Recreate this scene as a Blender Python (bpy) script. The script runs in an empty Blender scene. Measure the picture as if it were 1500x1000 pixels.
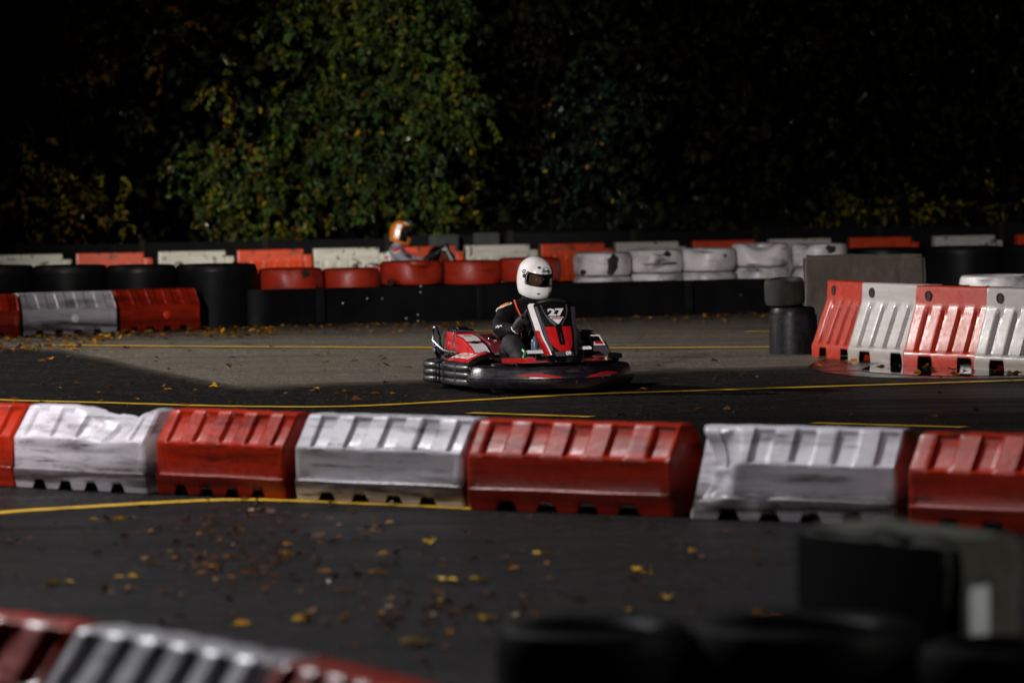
import bpy, bmesh, math, random
import numpy as np
from mathutils import Vector, Matrix, Euler, noise as mnoise
random.seed(7); np.random.seed(7)
PI = math.pi
sc = bpy.context.scene
COL = sc.collection
V = Vector

# ------------------------------------------------------------------ camera model (135 mm lens, 2 m above the track)
F_PX, CH = 5625.0, 1.95
PITCH, ROLL = math.atan(260.0/5625.0), 0.014
_f = V((0, math.cos(PITCH), -math.sin(PITCH)))
_u0 = V((0, math.sin(PITCH), math.cos(PITCH)))
_x = V((1, 0, 0))
CR = (_x*math.cos(ROLL) - _u0*math.sin(ROLL)).normalized()
CU = (_u0*math.cos(ROLL) + _x*math.sin(ROLL)).normalized()
CAM = V((0, 0, CH))
def ray(px, py): return (_f + CR*((px-750)/F_PX) - CU*((py-500)/F_PX))
def gnd(px, py, z=0.0):
    r = ray(px, py); t = (z-CH)/r.z
    return CAM + r*t
def at_d(px, py, d):
    r = ray(px, py); return CAM + r*(d/r.y)
def zat(px, py, d): return at_d(px, py, d).z

# ------------------------------------------------------------------ scene helpers
def link(o, parent=None):
    COL.objects.link(o)
    if parent is not None: o.parent = parent
    return o
def tag(o, label=None, cat=None, group=None, kind=None):
    if label: o['label'] = label
    if cat: o['category'] = cat
    if group: o['group'] = group
    if kind: o['kind'] = kind
    return o
def thing(name, label, cat, loc=(0,0,0), rz=0.0, group=None):
    o = bpy.data.objects.new(name, None); link(o)
    o.empty_display_size = 0.2
    o.location = loc; o.rotation_euler = (0,0,rz)
    return tag(o, label, cat, group)
def mobj(name, me, mat=None, parent=None, smooth=None):
    o = bpy.data.objects.new(name, me); link(o, parent)
    if mat is not None:
        for m in (mat if isinstance(mat, (list, tuple)) else [mat]): me.materials.append(m)
    if smooth is not None:
        me.polygons.foreach_set('use_smooth', [True]*len(me.polygons))
        me.set_sharp_from_angle(angle=math.radians(smooth))
    return o
def copy_tree(o, parent=None):
    c = o.copy(); COL.objects.link(c); c.parent = parent
    for ch in list(o.children): copy_tree(ch, c)
    return c

class MB:
    """collects faces; build() links them as one mesh object"""
    def __init__(s): s.v = []; s.f = []; s.m = []
    def add(s, vs, fs, mi=0):
        b = len(s.v); s.v += [tuple(v) for v in vs]; s.f += [tuple(i+b for i in f) for f in fs]; s.m += [mi]*len(fs)
    def box(s, lo, hi, mi=0, M=None):
        x0,y0,z0 = lo; x1,y1,z1 = hi
        vs = [V(p) for p in ((x0,y0,z0),(x1,y0,z0),(x1,y1,z0),(x0,y1,z0),(x0,y0,z1),(x1,y0,z1),(x1,y1,z1),(x0,y1,z1))]
        if M is not None: vs = [M@v for v in vs]
        s.add(vs, [(3,2,1,0),(4,5,6,7),(0,1,5,4),(1,2,6,5),(2,3,7,6),(3,0,4,7)], mi)
    def rings(s, rings, cap0=True, cap1=True, closed=True, mi=0):
        n = len(rings[0]); vs = [p for r in rings for p in r]; fs = []
        for i in range(len(rings)-1):
            for j in range(n if closed else n-1):
                k = (j+1) % n
                fs.append((i*n+j, i*n+k, (i+1)*n+k, (i+1)*n+j))
        if cap0: fs.append(tuple(range(n-1, -1, -1)))
        if cap1: fs.append(tuple((len(rings)-1)*n+j for j in range(n)))
        s.add(vs, fs, mi)
    def tube(s, pts, r, n=10, mi=0, cap=True, closed=False, flat=1.0):
        pts = [V(p) for p in pts]; N = len(pts)
        rs = r if isinstance(r, (list, tuple)) else [r]*N
        rings = []; prev = None
        for i, p in enumerate(pts):
            if closed: t = (pts[(i+1)%N]-pts[i-1])
            else: t = pts[min(i+1,N-1)]-pts[max(i-1,0)]
            t = t.normalized() if t.length > 1e-9 else V((0,0,1))
            if prev is None:
                a = V((0,0,1)) if abs(t.z) < 0.9 else V((1,0,0))
                u = t.cross(a).normalized()
            else:
                u = (prev - t*prev.dot(t)).normalized()
            prev = u; w = t.cross(u)
            rings.append([p + (u*math.cos(2*PI*j/n)*flat + w*math.sin(2*PI*j/n))*rs[i] for j in range(n)])
        if closed: rings.append(rings[0])
        s.rings(rings, cap and not closed, cap and not closed, True, mi)
    def lathe(s, prof, n=32, M=None, mi=0, cap0=False, cap1=False, a0=0, a1=2*PI):
        full = abs(a1-a0-2*PI) < 1e-6; rings = []
        for (r, z) in prof:
            ring = [V((r*math.cos(a0+(a1-a0)*j/n), r*math.sin(a0+(a1-a0)*j/n), z)) for j in range(n if full else n+1)]
            if M is not None: ring = [M@p for p in ring]
            rings.append(ring)
        s.rings(rings, cap0, cap1, full, mi)
    def prism(s, poly, d, mi=0):
        """poly: list of 3D points (planar), extruded by vector d"""
        n = len(poly); d = V(d); a = [V(p) for p in poly]; b = [p+d for p in a]
        s.add(a+b, [tuple(range(n-1,-1,-1)), tuple(range(n,2*n))] + [(i,(i+1)%n,n+(i+1)%n,n+i) for i in range(n)], mi)
    def mesh(s, name):
        me = bpy.data.meshes.new(name); me.from_pydata(s.v, [], s.f)
        me.polygons.foreach_set('material_index', s.m); me.update()
        bm = bmesh.new(); bm.from_mesh(me); bmesh.ops.recalc_face_normals(bm, faces=bm.faces); bm.to_mesh(me); bm.free()
        return me
    def build(s, name, mat, parent=None, smooth=40, bevel=0.0, seg=2):
        me = s.mesh(name)
        if bevel > 0:
            bm = bmesh.new(); bm.from_mesh(me)
            bmesh.ops.remove_doubles(bm, verts=bm.verts, dist=1e-5)
            ed = [e for e in bm.edges if len(e.link_faces) == 2 and e.calc_face_angle(0) > math.radians(28)]
            bmesh.ops.bevel(bm, geom=ed, offset=bevel, segments=seg, profile=0.6, affect='EDGES', clamp_overlap=True)
            bm.to_mesh(me); bm.free()
        return mobj(name, me, mat, parent, smooth)

def catmull(pts, k=6, closed=False):
    P = [V(p) for p in pts]; n = len(P); out = []
    rng = range(n) if closed else range(n-1)
    for i in rng:
        if closed: a,b,c,d = P[i-1],P[i],P[(i+1)%n],P[(i+2)%n]
        else: a,b,c,d = P[max(i-1,0)],P[i],P[i+1],P[min(i+2,n-1)]
        for j in range(k):
            t = j/k
            out.append(0.5*((2*b)+(c-a)*t+(2*a-5*b+4*c-d)*t*t+(3*b-a-3*c+d)*t**3))
    if not closed: out.append(P[-1])
    return out

# ------------------------------------------------------------------ materials
def new_mat(name):
    m = bpy.data.materials.new(name); m.use_nodes = True
    nt = m.node_tree; b = nt.nodes['Principled BSDF']
    return m, nt, b
def N(nt, t, **kw):
    n = nt.nodes.new(t)
    for k, v in kw.items():
        if k.startswith('in_'): n.inputs[int(k[3:]) if k[3:].isdigit() else k[3:].replace('_',' ')].default_value = v
        else: setattr(n, k, v)
    return n
def ramp(nt, fac, stops):
    r = nt.nodes.new('ShaderNodeValToRGB'); e = r.color_ramp.elements
    while len(e) < len(stops): e.new(0.5)
    for i, (p, c) in enumerate(stops):
        e[i].position = p; e[i].color = (c[0],c[1],c[2],1) if isinstance(c,(tuple,list)) else (c,c,c,1)
    nt.links.new(fac, r.inputs[0]); return r.outputs[0]
def mixc(nt, fac, a, b, mode='MIX'):
    m = nt.nodes.new('ShaderNodeMix'); m.data_type = 'RGBA'; m.blend_type = mode
    for sock, val in ((m.inputs[0],fac),(m.inputs[6],a),(m.inputs[7],b)):
        if hasattr(val, 'is_output'): nt.links.new(val, sock)
        elif isinstance(val,(tuple,list)): sock.default_value = (val[0],val[1],val[2],1)
        else: sock.default_value = val
    return m.outputs[2]
def math_n(nt, op, a, b=0.0):
    m = nt.nodes.new('ShaderNodeMath'); m.operation = op
    for sock, val in ((m.inputs[0],a),(m.inputs[1],b)):
        if hasattr(val, 'is_output'): nt.links.new(val, sock)
        else: sock.default_value = val
    return m.outputs[0]
def objcoord(nt, scale=(1,1,1), rand=True):
    tc = nt.nodes.new('ShaderNodeTexCoord'); mp = nt.nodes.new('ShaderNodeMapping')
    mp.inputs['Scale'].default_value = scale
    nt.links.new(tc.outputs['Object'], mp.inputs['Vector'])
    if rand:
        oi = nt.nodes.new('ShaderNodeObjectInfo')
        add = nt.nodes.new('ShaderNodeVectorMath'); add.operation = 'ADD'
        k = math_n(nt, 'MULTIPLY', oi.outputs['Random'], 37.0)
        nt.links.new(mp.outputs[0], add.inputs[0]); nt.links.new(k, add.inputs[1])
        return add.outputs[0]
    return mp.outputs[0]
def noise(nt, vec, scale, detail=4, rough=0.55, dist=0.0):
    n = nt.nodes.new('ShaderNodeTexNoise'); n.inputs['Scale'].default_value = scale
    n.inputs['Detail'].default_value = detail; n.inputs['Roughness'].default_value = rough
    n.inputs['Distortion'].default_value = dist
    if vec is not None: nt.links.new(vec, n.inputs['Vector'])
    return n.outputs[0]
def bump(nt, b, h, strength=0.2, dist=0.01):
    n = nt.nodes.new('ShaderNodeBump'); n.inputs['Strength'].default_value = strength; n.inputs['Distance'].default_value = dist
    nt.links.new(h, n.inputs['Height']); nt.links.new(n.outputs[0], b.inputs['Normal'])
def simple(name, col, rough=0.5, metal=0.0, var=0.25, scale=14, coat=0.0, bmp=0.08, spec=0.5):
    m, nt, b = new_mat(name)
    vec = objcoord(nt); n1 = noise(nt, vec, scale, 5)
    c = mixc(nt, n1, tuple(x*(1-var) for x in col), tuple(min(1,x*(1+var)) for x in col))
    nt.links.new(c, b.inputs['Base Color'])
    r = ramp(nt, n1, [(0.25, max(0.02,rough-0.1)), (0.75, min(1,rough+0.1))]); nt.links.new(r, b.inputs['Roughness'])
    b.inputs['Metallic'].default_value = metal; b.inputs['Coat Weight'].default_value = coat
    b.inputs['Specular IOR Level'].default_value = spec
    if bmp: bump(nt, b, noise(nt, vec, scale*6, 3), bmp, 0.004)
    return m
def barrier_mat(name, col, dirt, streak=(0.9,1.0,9.0), amount=0.55, spots=0.0, wet=0.0, rough=0.38, low=0.0, spec=0.5, sss=0.0):
    m, nt, b = new_mat(name)
    vs = objcoord(nt, streak); n1 = noise(nt, vs, 1.6, 6, 0.6, 0.3)
    v2 = objcoord(nt); n2 = noise(nt, v2, 3.0, 6, 0.65); n3 = noise(nt, v2, 26.0, 4, 0.6)
    f = math_n(nt, 'MULTIPLY', ramp(nt, n1, [(0.46,0),(0.66,1)]), ramp(nt, n2, [(0.30,0),(0.62,1)]))
    f = math_n(nt, 'MULTIPLY', f, amount)
    base = mixc(nt, n2, tuple(c*0.82 for c in col), col)
    fade = ramp(nt, n3, [(0.35,0),(0.75,0.18)])
    base = mixc(nt, fade, base, tuple(min(1,c*0.75+0.035) for c in col))
    sc1 = ramp(nt, noise(nt, objcoord(nt,(1.2,1.2,16)), 2.4, 5, 0.7), [(.585,0),(.64,1)]); sc2 = ramp(nt, noise(nt, v2, 1.7, 2, .5), [(.45,0),(.6,1)])
    scr = math_n(nt,'MULTIPLY',math_n(nt,'MULTIPLY',sc1,sc2),min(1,amount*1.1))
    c = mixc(nt, f, base, dirt)
    c = mixc(nt, scr, c, tuple(x*.5 for x in dirt))
    if low > 0:      # grime that sits low on the object
        tc = nt.nodes.new('ShaderNodeTexCoord'); sp = nt.nodes.new('ShaderNodeSeparateXYZ')
        nt.links.new(tc.outputs['Object'], sp.inputs[0])
        z = math_n(nt, 'ADD', sp.outputs[2], math_n(nt, 'MULTIPLY', math_n(nt,'SUBTRACT',n1,0.5), 0.32))
        lf = math_n(nt, 'MULTIPLY', ramp(nt, z, [(0.02,.35),(0.10,1),(0.19,0)]), low)
        c = mixc(nt, lf, c, dirt)
    if spots > 0:    # brown rotten-leaf stains
        n4 = noise(nt, v2, 9.0, 3, 0.5, 0.6)
        sf = math_n(nt, 'MULTIPLY', ramp(nt, n4, [(0.60,0),(0.66,1)]), spots)
        c = mixc(nt, sf, c, (0.05,0.022,0.006))
    nt.links.new(c, b.inputs['Base Color'])
    rr = ramp(nt, n3, [(0.3, rough-0.1), (0.7, rough+0.12)]); nt.links.new(rr, b.inputs['Roughness'])
    if wet > 0:
        vo = nt.nodes.new('ShaderNodeTexVoronoi'); vo.inputs['Scale'].default_value = 130; nt.links.new(v2, vo.inputs['Vector'])
        h = ramp(nt, vo.outputs['Distance'], [(0.0,1),(0.42,0)])
        bump(nt, b, h, wet, 0.004)
        b.inputs['Coat Weight'].default_value = 0.35; b.inputs['Coat Roughness'].default_value = 0.12
    else:
        bump(nt, b, n3, 0.16, 0.01)
    b.inputs['Specular IOR Level'].default_value = spec; b.inputs['Subsurface Weight'].default_value = sss; b.inputs['Subsurface Radius'].default_value = (1,.9,.9); b.inputs['Subsurface Scale'].default_value = .03
    return m

def asphalt_mat(name, dark, light, glint, rough, patchy=0.5, seed=0.0, wet=0.0, spec=0.3):
    m, nt, b = new_mat(name)
    tc = nt.nodes.new('ShaderNodeTexCoord'); mp = nt.nodes.new('ShaderNodeMapping'); mp.inputs['Location'].default_value = (seed,seed*2,0)
    nt.links.new(tc.outputs['Object'], mp.inputs['Vector']); v = mp.outputs[0]
    big = noise(nt, v, 0.35, 5, 0.6, 0.4); mid = noise(nt, v, 6.0, 6, 0.7)
    vo = nt.nodes.new('ShaderNodeTexVoronoi'); vo.inputs['Scale'].default_value = 95; nt.links.new(v, vo.inputs['Vector'])
    sep = nt.nodes.new('ShaderNodeSeparateColor'); nt.links.new(vo.outputs['Color'], sep.inputs[0])
    grain = sep.outputs[0]
    mid2 = noise(nt, v, 1.6, 6, 0.7, .6)
    c = mixc(nt, ramp(nt, math_n(nt,'ADD',math_n(nt,'MULTIPLY',mid,.55),math_n(nt,'MULTIPLY',mid2,.45)), [(.36,0),(.64,1)]), tuple(x*0.62 for x in dark), light)
    c = mixc(nt, ramp(nt, big, [(0.35,0),(0.7,patchy)]), c, tuple(x*0.55 for x in dark))
    c = mixc(nt, ramp(nt, grain, [(0.55,0),(1.0,0.6)]), c, tuple(x*2.0 for x in light))
    g = ramp(nt, sep.outputs[1], [(0.955,0),(0.98,1)]); g = math_n(nt, 'MULTIPLY', g, glint)
    c = mixc(nt, g, c, (0.75,0.74,0.70))  # sparkle of the surface painted as pale dots in base colour
    nt.links.new(c, b.inputs['Base Color'])
    # tyre-polished streaks change only the roughness
    mp2 = nt.nodes.new('ShaderNodeMapping'); mp2.inputs['Scale'].default_value = (0.12,1.6,1); nt.links.new(tc.outputs['Object'], mp2.inputs['Vector'])
    st = noise(nt, mp2.outputs[0], 1.0, 5, 0.6)
    r = ramp(nt, math_n(nt,'ADD',math_n(nt,'MULTIPLY',st,0.7),math_n(nt,'MULTIPLY',big,0.3)), [(0.36, rough-0.22*wet-0.06),(0.62, rough+0.1)])
    nt.links.new(r, b.inputs['Roughness'])
    c2 = mixc(nt, ramp(nt, st, [(.50,0),(.66,.55)]), c, tuple(x*.45 for x in dark)); nt.links.new(c2, b.inputs['Base Color'])
    vc = nt.nodes.new('ShaderNodeTexVoronoi'); vc.feature='DISTANCE_TO_EDGE'; vc.inputs['Scale'].default_value=.55; wv = mixc(nt, .12, v, nt.nodes.new('ShaderNodeTexNoise').outputs['Color']); nt.links.new(wv, vc.inputs['Vector'])
    c3 = mixc(nt, ramp(nt, vc.outputs['Distance'], [(.0,.7),(.012,0)]), c2, tuple(x*.35 for x in dark)); nt.links.new(c3, b.inputs['Base Color'])
    ea = nt.nodes.new('ShaderNodeAttribute'); ea.attribute_name='edge'
    ef = math_n(nt,'ADD',ea.outputs['Fac'],math_n(nt,'MULTIPLY',math_n(nt,'SUBTRACT',mid,.5),1.1))
    c4 = mixc(nt, ramp(nt, ef, [(.35,0),(1.0,.85)]), c3, mixc(nt, mid, (0.060,0.050,0.038), (0.13,0.108,0.082))); nt.links.new(c4, b.inputs['Base Color'])
    b.inputs['Specular IOR Level'].default_value = spec
    h = math_n(nt, 'ADD', math_n(nt,'MULTIPLY',vo.outputs['Distance'],-1.0), math_n(nt,'MULTIPLY',mid,0.5))
    bump(nt, b, h, 0.55, 0.01)
    return m

M = {}
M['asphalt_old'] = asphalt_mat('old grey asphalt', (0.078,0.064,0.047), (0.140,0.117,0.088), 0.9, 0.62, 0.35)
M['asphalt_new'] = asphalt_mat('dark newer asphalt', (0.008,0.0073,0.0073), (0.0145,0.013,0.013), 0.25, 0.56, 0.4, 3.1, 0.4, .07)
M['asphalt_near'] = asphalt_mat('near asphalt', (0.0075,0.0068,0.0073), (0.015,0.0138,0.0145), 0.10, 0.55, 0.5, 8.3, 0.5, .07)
M['red_low'] = barrier_mat('scuffed red plastic', (0.40,0.018,0.002), (0.04,0.006,0.004), amount=0.85, low=0.7, spec=.26)
M['white_low'] = barrier_mat('scuffed white plastic', (0.62,0.595,0.66), (0.040,0.026,0.022), amount=0.9, low=1.0, spec=.4, sss=.25)
M['red_up'] = barrier_mat('wet red plastic', (0.40,0.020,0.003), (0.08,0.02,0.01), amount=0.25, wet=0.35, rough=0.34)
M['white_up'] = barrier_mat('wet white plastic', (0.38,0.36,0.355), (0.14,0.085,0.045), amount=0.35, wet=0.35, rough=0.34, low=0.35)
M['orange_far'] = barrier_mat('weathered orange plastic', (0.55,0.042,0.004), (0.10,0.03,0.01), amount=0.5, spots=0.75)
M['white_far'] = barrier_mat('weathered white plastic', (0.48,0.45,0.41), (0.12,0.07,0.04), amount=0.35, spots=0.95)
M['red_tyre'] = barrier_mat('red painted rubber', (0.50,0.032,0.010), (0.03,0.008,0.006), (2,2,3), amount=0.5, rough=0.42)
M['white_tyre'] = barrier_mat('white painted rubber', (0.74,0.70,0.71), (0.012,0.010,0.010), (1.5,1.5,3), amount=1.0, rough=0.42)
M['rubber'] = simple('black tyre rubber', (0.007,0.007,0.008), 0.42, var=0.5, scale=8, bmp=0.2, spec=.14)
M['rubber_near'] = simple('shaded black rubber', (0.0025,0.0025,0.003), 0.5, var=0.5, scale=8, bmp=0.2, spec=.07)  # darker copy of the tyre rubber, shade on nearest tyres put into colour
M['belt'] = simple('black conveyor belt rubber', (0.005,0.005,0.006), 0.50, var=0.6, scale=3, bmp=0.15, spec=.08)
M['belt_worn'] = barrier_mat('worn belt with paint scrapes', (0.006,0.006,0.008), (0.05,0.05,0.06), (2,2,0.8), amount=0.4, rough=0.42, spec=.22)
M['bolt'] = simple('galvanised bolt', (0.22,0.22,0.22), 0.3, 1.0, bmp=0)
M['fence'] = simple('dark stained board', (0.004,0.004,0.005), 0.8, var=0.4, scale=5, bmp=0.3, spec=.08)
M['fence_post'] = simple('dark timber post', (0.012,0.010,0.008), 0.8, var=0.4, scale=9, bmp=0.3, spec=.1)
M['signgrey'] = simple('dark grey board', (0.010,0.011,0.014), 0.8, var=0.2, scale=4, bmp=0.05)
M['yellow'] = barrier_mat('yellow road paint', (0.85,0.50,0.010), (0.10,0.07,0.02), (3,3,3), amount=0.5, rough=0.5)
def concrete_mat(name, col, moss, mamt):
    m, nt, b = new_mat(name); v = objcoord(nt, rand=False)
    vs = objcoord(nt, (2.2,2.2,0.8), False)
    n1 = noise(nt, v, 4, 8, 0.7); n2 = noise(nt, vs, 2.4, 7, 0.68, .4); n3 = noise(nt, v, 60, 3)
    c = mixc(nt, n1, tuple(x*0.55 for x in col), tuple(x*1.25 for x in col))
    c = mixc(nt, ramp(nt,n2,[(0.42,0),(0.62,0.85)]), c, tuple(x*0.32 for x in col))
    c = mixc(nt, ramp(nt,n3,[(0.62,0),(0.72,0.5)]), c, tuple(min(1,x*2.2) for x in col))
    tc = nt.nodes.new('ShaderNodeTexCoord'); sp = nt.nodes.new('ShaderNodeSeparateXYZ'); nt.links.new(tc.outputs['Object'], sp.inputs[0])
    mf = math_n(nt,'MULTIPLY', ramp(nt, math_n(nt,'ADD',n1,math_n(nt,'MULTIPLY',sp.outputs[2],0.25)), [(0.52,0),(0.72,1)]), mamt)
    c = mixc(nt, mf, c, moss)
    nt.links.new(c, b.inputs['Base Color']); b.inputs['Roughness'].default_value = 0.85
    bump(nt, b, math_n(nt,'ADD',n1,math_n(nt,'MULTIPLY',n3,0.4)), 0.5, 0.015)
    return m
M['concrete'] = concrete_mat('stained concrete', (0.105,0.085,0.068), (0.035,0.026,0.017), 0.6)
M['concrete_moss'] = concrete_mat('mossy concrete', (0.14,0.135,0.122), (0.05,0.05,0.028), 0.7)
M['moss_rubber'] = concrete_mat('mossy rubber', (0.005,0.005,0.004), (0.035,0.026,0.006), 0.8)
M['whitepaint'] = simple('white stripe paint', (0.75,0.78,0.78), 0.5, var=0.1, bmp=0.05)
def leaf_mat(name, rough=0.45, trans=0.35):
    m, nt, b = new_mat(name)
    at = nt.nodes.new('ShaderNodeAttribute'); at.attribute_name = 'leafcol'
    v = objcoord(nt, rand=False); n1 = noise(nt, v, 45, 2)
    c = mixc(nt, 0.35, at.outputs['Color'], mixc(nt, n1, (0.2,0.2,0.2), (1,1,1)), 'MULTIPLY')
    nt.links.new(c, b.inputs['Base Color']); nt.links.new(ramp(nt, noise(nt, v, 9, 2), [(0.42, max(.12, rough-.35)), (0.55, rough+.1)]), b.inputs['Roughness']); b.inputs['Specular IOR Level'].default_value = .15
    tr = nt.nodes.new('ShaderNodeBsdfTranslucent'); nt.links.new(c, tr.inputs['Color'])
    mx = nt.nodes.new('ShaderNodeMixShader'); mx.inputs[0].default_value = trans
    nt.links.new(b.outputs[0], mx.inputs[1]); nt.links.new(tr.outputs[0], mx.inputs[2])
    nt.links.new(mx.outputs[0], nt.nodes['Material Output'].inputs['Surface'])
    return m
M['leaf'] = leaf_mat('tree leaves')
M['fallen'] = leaf_mat('wet fallen leaves', 0.55, 0.1)
M['bark'] = simple('dark bark', (0.004,0.003,0.002), 0.95, var=0.5, scale=20, bmp=0.5, spec=.03)
M['facing'] = simple('block front shade', (0.004,0.004,0.004), 0.8, bmp=.2, spec=.08)  # near-black colour standing for shade on the near block's front
M['scuff'] = barrier_mat('black rubber scuff', (0.02,0.015,0.014), (0.10,0.08,0.08), (2,2,2), amount=.5, rough=.5)
M['soil'] = simple('leaf mould soil', (0.02,0.016,0.010), 0.9, var=0.5, scale=3, bmp=0.4)

# ------------------------------------------------------------------ ground, paint, puddle
def sheet(name, pts, z, mat, kind='structure', sub=0):
    me = bpy.data.meshes.new(name)
    me.from_pydata([(p[0],p[1],z) for p in pts], [], [tuple(range(len(pts)))]); me.update()
    if me.polygons[0].normal.z < 0: me.flip_normals()
    o = mobj(name, me, mat); tag(o, kind=kind); return o
sheet('ground', [(-300,-60),(300,-60),(300,600),(-300,600)], 0.0, M['soil'])
sheet('track_old_asphalt', [(-60,-20),(60,-20),(60,60.5),(-60,60.5)], 0.004, M['asphalt_old'])
seam = [(-420,500),(0,508),(93,513),(150,525),(270,551),(345,566),(395,566.5),(450,563.5),(530,560),(632,557),(780,552),(927,545),(1050,540),(1140,537),(1200,534),(1500,524),(2100,505)]
sp0 = [gnd(*p) for p in seam]; sp_ = []
for (p,q) in zip(sp0,sp0[1:]):
    m_ = max(2,int((q-p).length/.12)) if (q-p).length < 25 else 2
    for i in range(m_):
        w_ = p.lerp(q,i/m_); w_.y += .16*mnoise.noise(V((w_.x*2.1,0,0)))+.30*mnoise.noise(V((w_.x*.5,4,0)))+.05*mnoise.noise(V((w_.x*9,7,0))); sp_.append(w_)
sp_.append(sp0[-1])
W_ = 1.1
me = bpy.data.meshes.new('track_new_asphalt'); n_ = len(sp_)
vs_ = [(p.x,p.y,.008) for p in sp_]+[(p.x,p.y-W_,.008) for p in sp_]+[(sp_[-1].x+8,17,.008),(sp_[0].x-8,17,.008)]
me.from_pydata(vs_, [], [(i+1,i,n_+i,n_+i+1) for i in range(n_-1)]+[tuple(range(n_,2*n_))+(2*n_,2*n_+1)]); me.update()
at_ = me.attributes.new('edge','FLOAT','POINT'); at_.data.foreach_set('value',[1.0]*n_+[0.0]*(n_+2))
bm_=bmesh.new(); bm_.from_mesh(me); bmesh.ops.recalc_face_normals(bm_,faces=bm_.faces)
for f_ in bm_.faces:
    if f_.normal.z<0: f_.normal_flip()
bm_.to_mesh(me); bm_.free()
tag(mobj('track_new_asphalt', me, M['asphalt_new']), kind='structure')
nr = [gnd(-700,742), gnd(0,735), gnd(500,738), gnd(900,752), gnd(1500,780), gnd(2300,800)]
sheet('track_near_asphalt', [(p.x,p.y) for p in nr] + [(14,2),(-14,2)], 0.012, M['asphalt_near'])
def line(name, pix, w, z=0.016, wvar=0.0):
    P = [gnd(*p) for p in pix]
    P = catmull(P, 8); mb = MB(); ring = []
    vs = []
    for i, p in enumerate(P):
        t = (P[min(i+1,len(P)-1)]-P[max(i-1,0)]); t.z = 0; t.normalize(); nn = V((-t.y,t.x,0))
        ww = w*(1+0.12*math.sin(i*1.7)+0.08*math.sin(i*3.3+1))
        vs.append((p.x+nn.x*ww/2, p.y+nn.y*ww/2, z)); vs.append((p.x-nn.x*ww/2, p.y-nn.y*ww/2, z))
    me = bpy.data.meshes.new(name); me.from_pydata(vs, [], [(2*i,2*i+1,2*i+3,2*i+2) for i in range(len(P)-1)]); me.update()
    if me.polygons[0].normal.z < 0: me.flip_normals()
    o = mobj(name, me, M['yellow']); tag(o, kind='structure'); return o
line('road_marking', [(60,507),(330,509.5),(640,511),(900,511.5),(1180,510)], 0.17)
line('road_marking', [(690,486.5),(765,487.5)], 0.16)
line('road_marking', [(1092,487.5),(1180,487)], 0.16)
line('road_marking', [(-120,581),(0,588),(150,592),(300,596.5),(400,598),(480,598),(560,595.5),(700,588),(850,580),(1000,575),(1250,567),(1500,559),(1800,549)], 0.15)
line('road_marking', [(688,607),(866,613)], 0.13)
line('road_marking', [(1192,622),(1412,628.5)], 0.13)
line('road_marking', [(-150,770),(0,754),(120,746),(230,739.5),(320,735.5),(400,735.5),(480,738),(600,743),(700,748)], 0.13)
pm, pnt, pb = new_mat('standing water')
pb.inputs['Base Color'].default_value = (0.010,0.010,0.011,1); pb.inputs['Roughness'].default_value = 0.03
pb.inputs['Specular IOR Level'].default_value = 0.8
_v = objcoord(pnt, rand=False); bump(pnt, pb, noise(pnt, _v, 5, 3), 0.02, 0.004)
M['water'] = pm
wm, wnt, wb = new_mat('wet dark asphalt'); wb.inputs['Base Color'].default_value=(.010,.009,.009,1); _w=objcoord(wnt, rand=False); wnt.links.new(ramp(wnt, noise(wnt,_w,3,6,.7), [(.35,.16),(.65,.42)]), wb.inputs['Roughness']); bump(wnt, wb, noise(wnt,_w,60,3), .25, .006); M['wet']=wm
wp = [(1185,540),(1215,548),(1262,553.5),(1330,556),(1420,556),(1520,554),(1640,552),(1640,540),(1500,540),(1420,536),(1330,532),(1260,527),(1205,528)]
pp = [(1262,545),(1300,549.5),(1350,552.5),(1420,553.5),(1500,552.5),(1620,551),(1620,543),(1500,542),(1420,538.5),(1340,535),(1290,535)]
sheet('wet_asphalt', [(p.x,p.y) for p in catmull([gnd(*q) for q in wp], 5, True)], 0.0145, M['wet'])
sheet('puddle', [(p.x,p.y) for p in catmull([gnd(*q) for q in pp], 5, True)], 0.020, M['water'])

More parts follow.
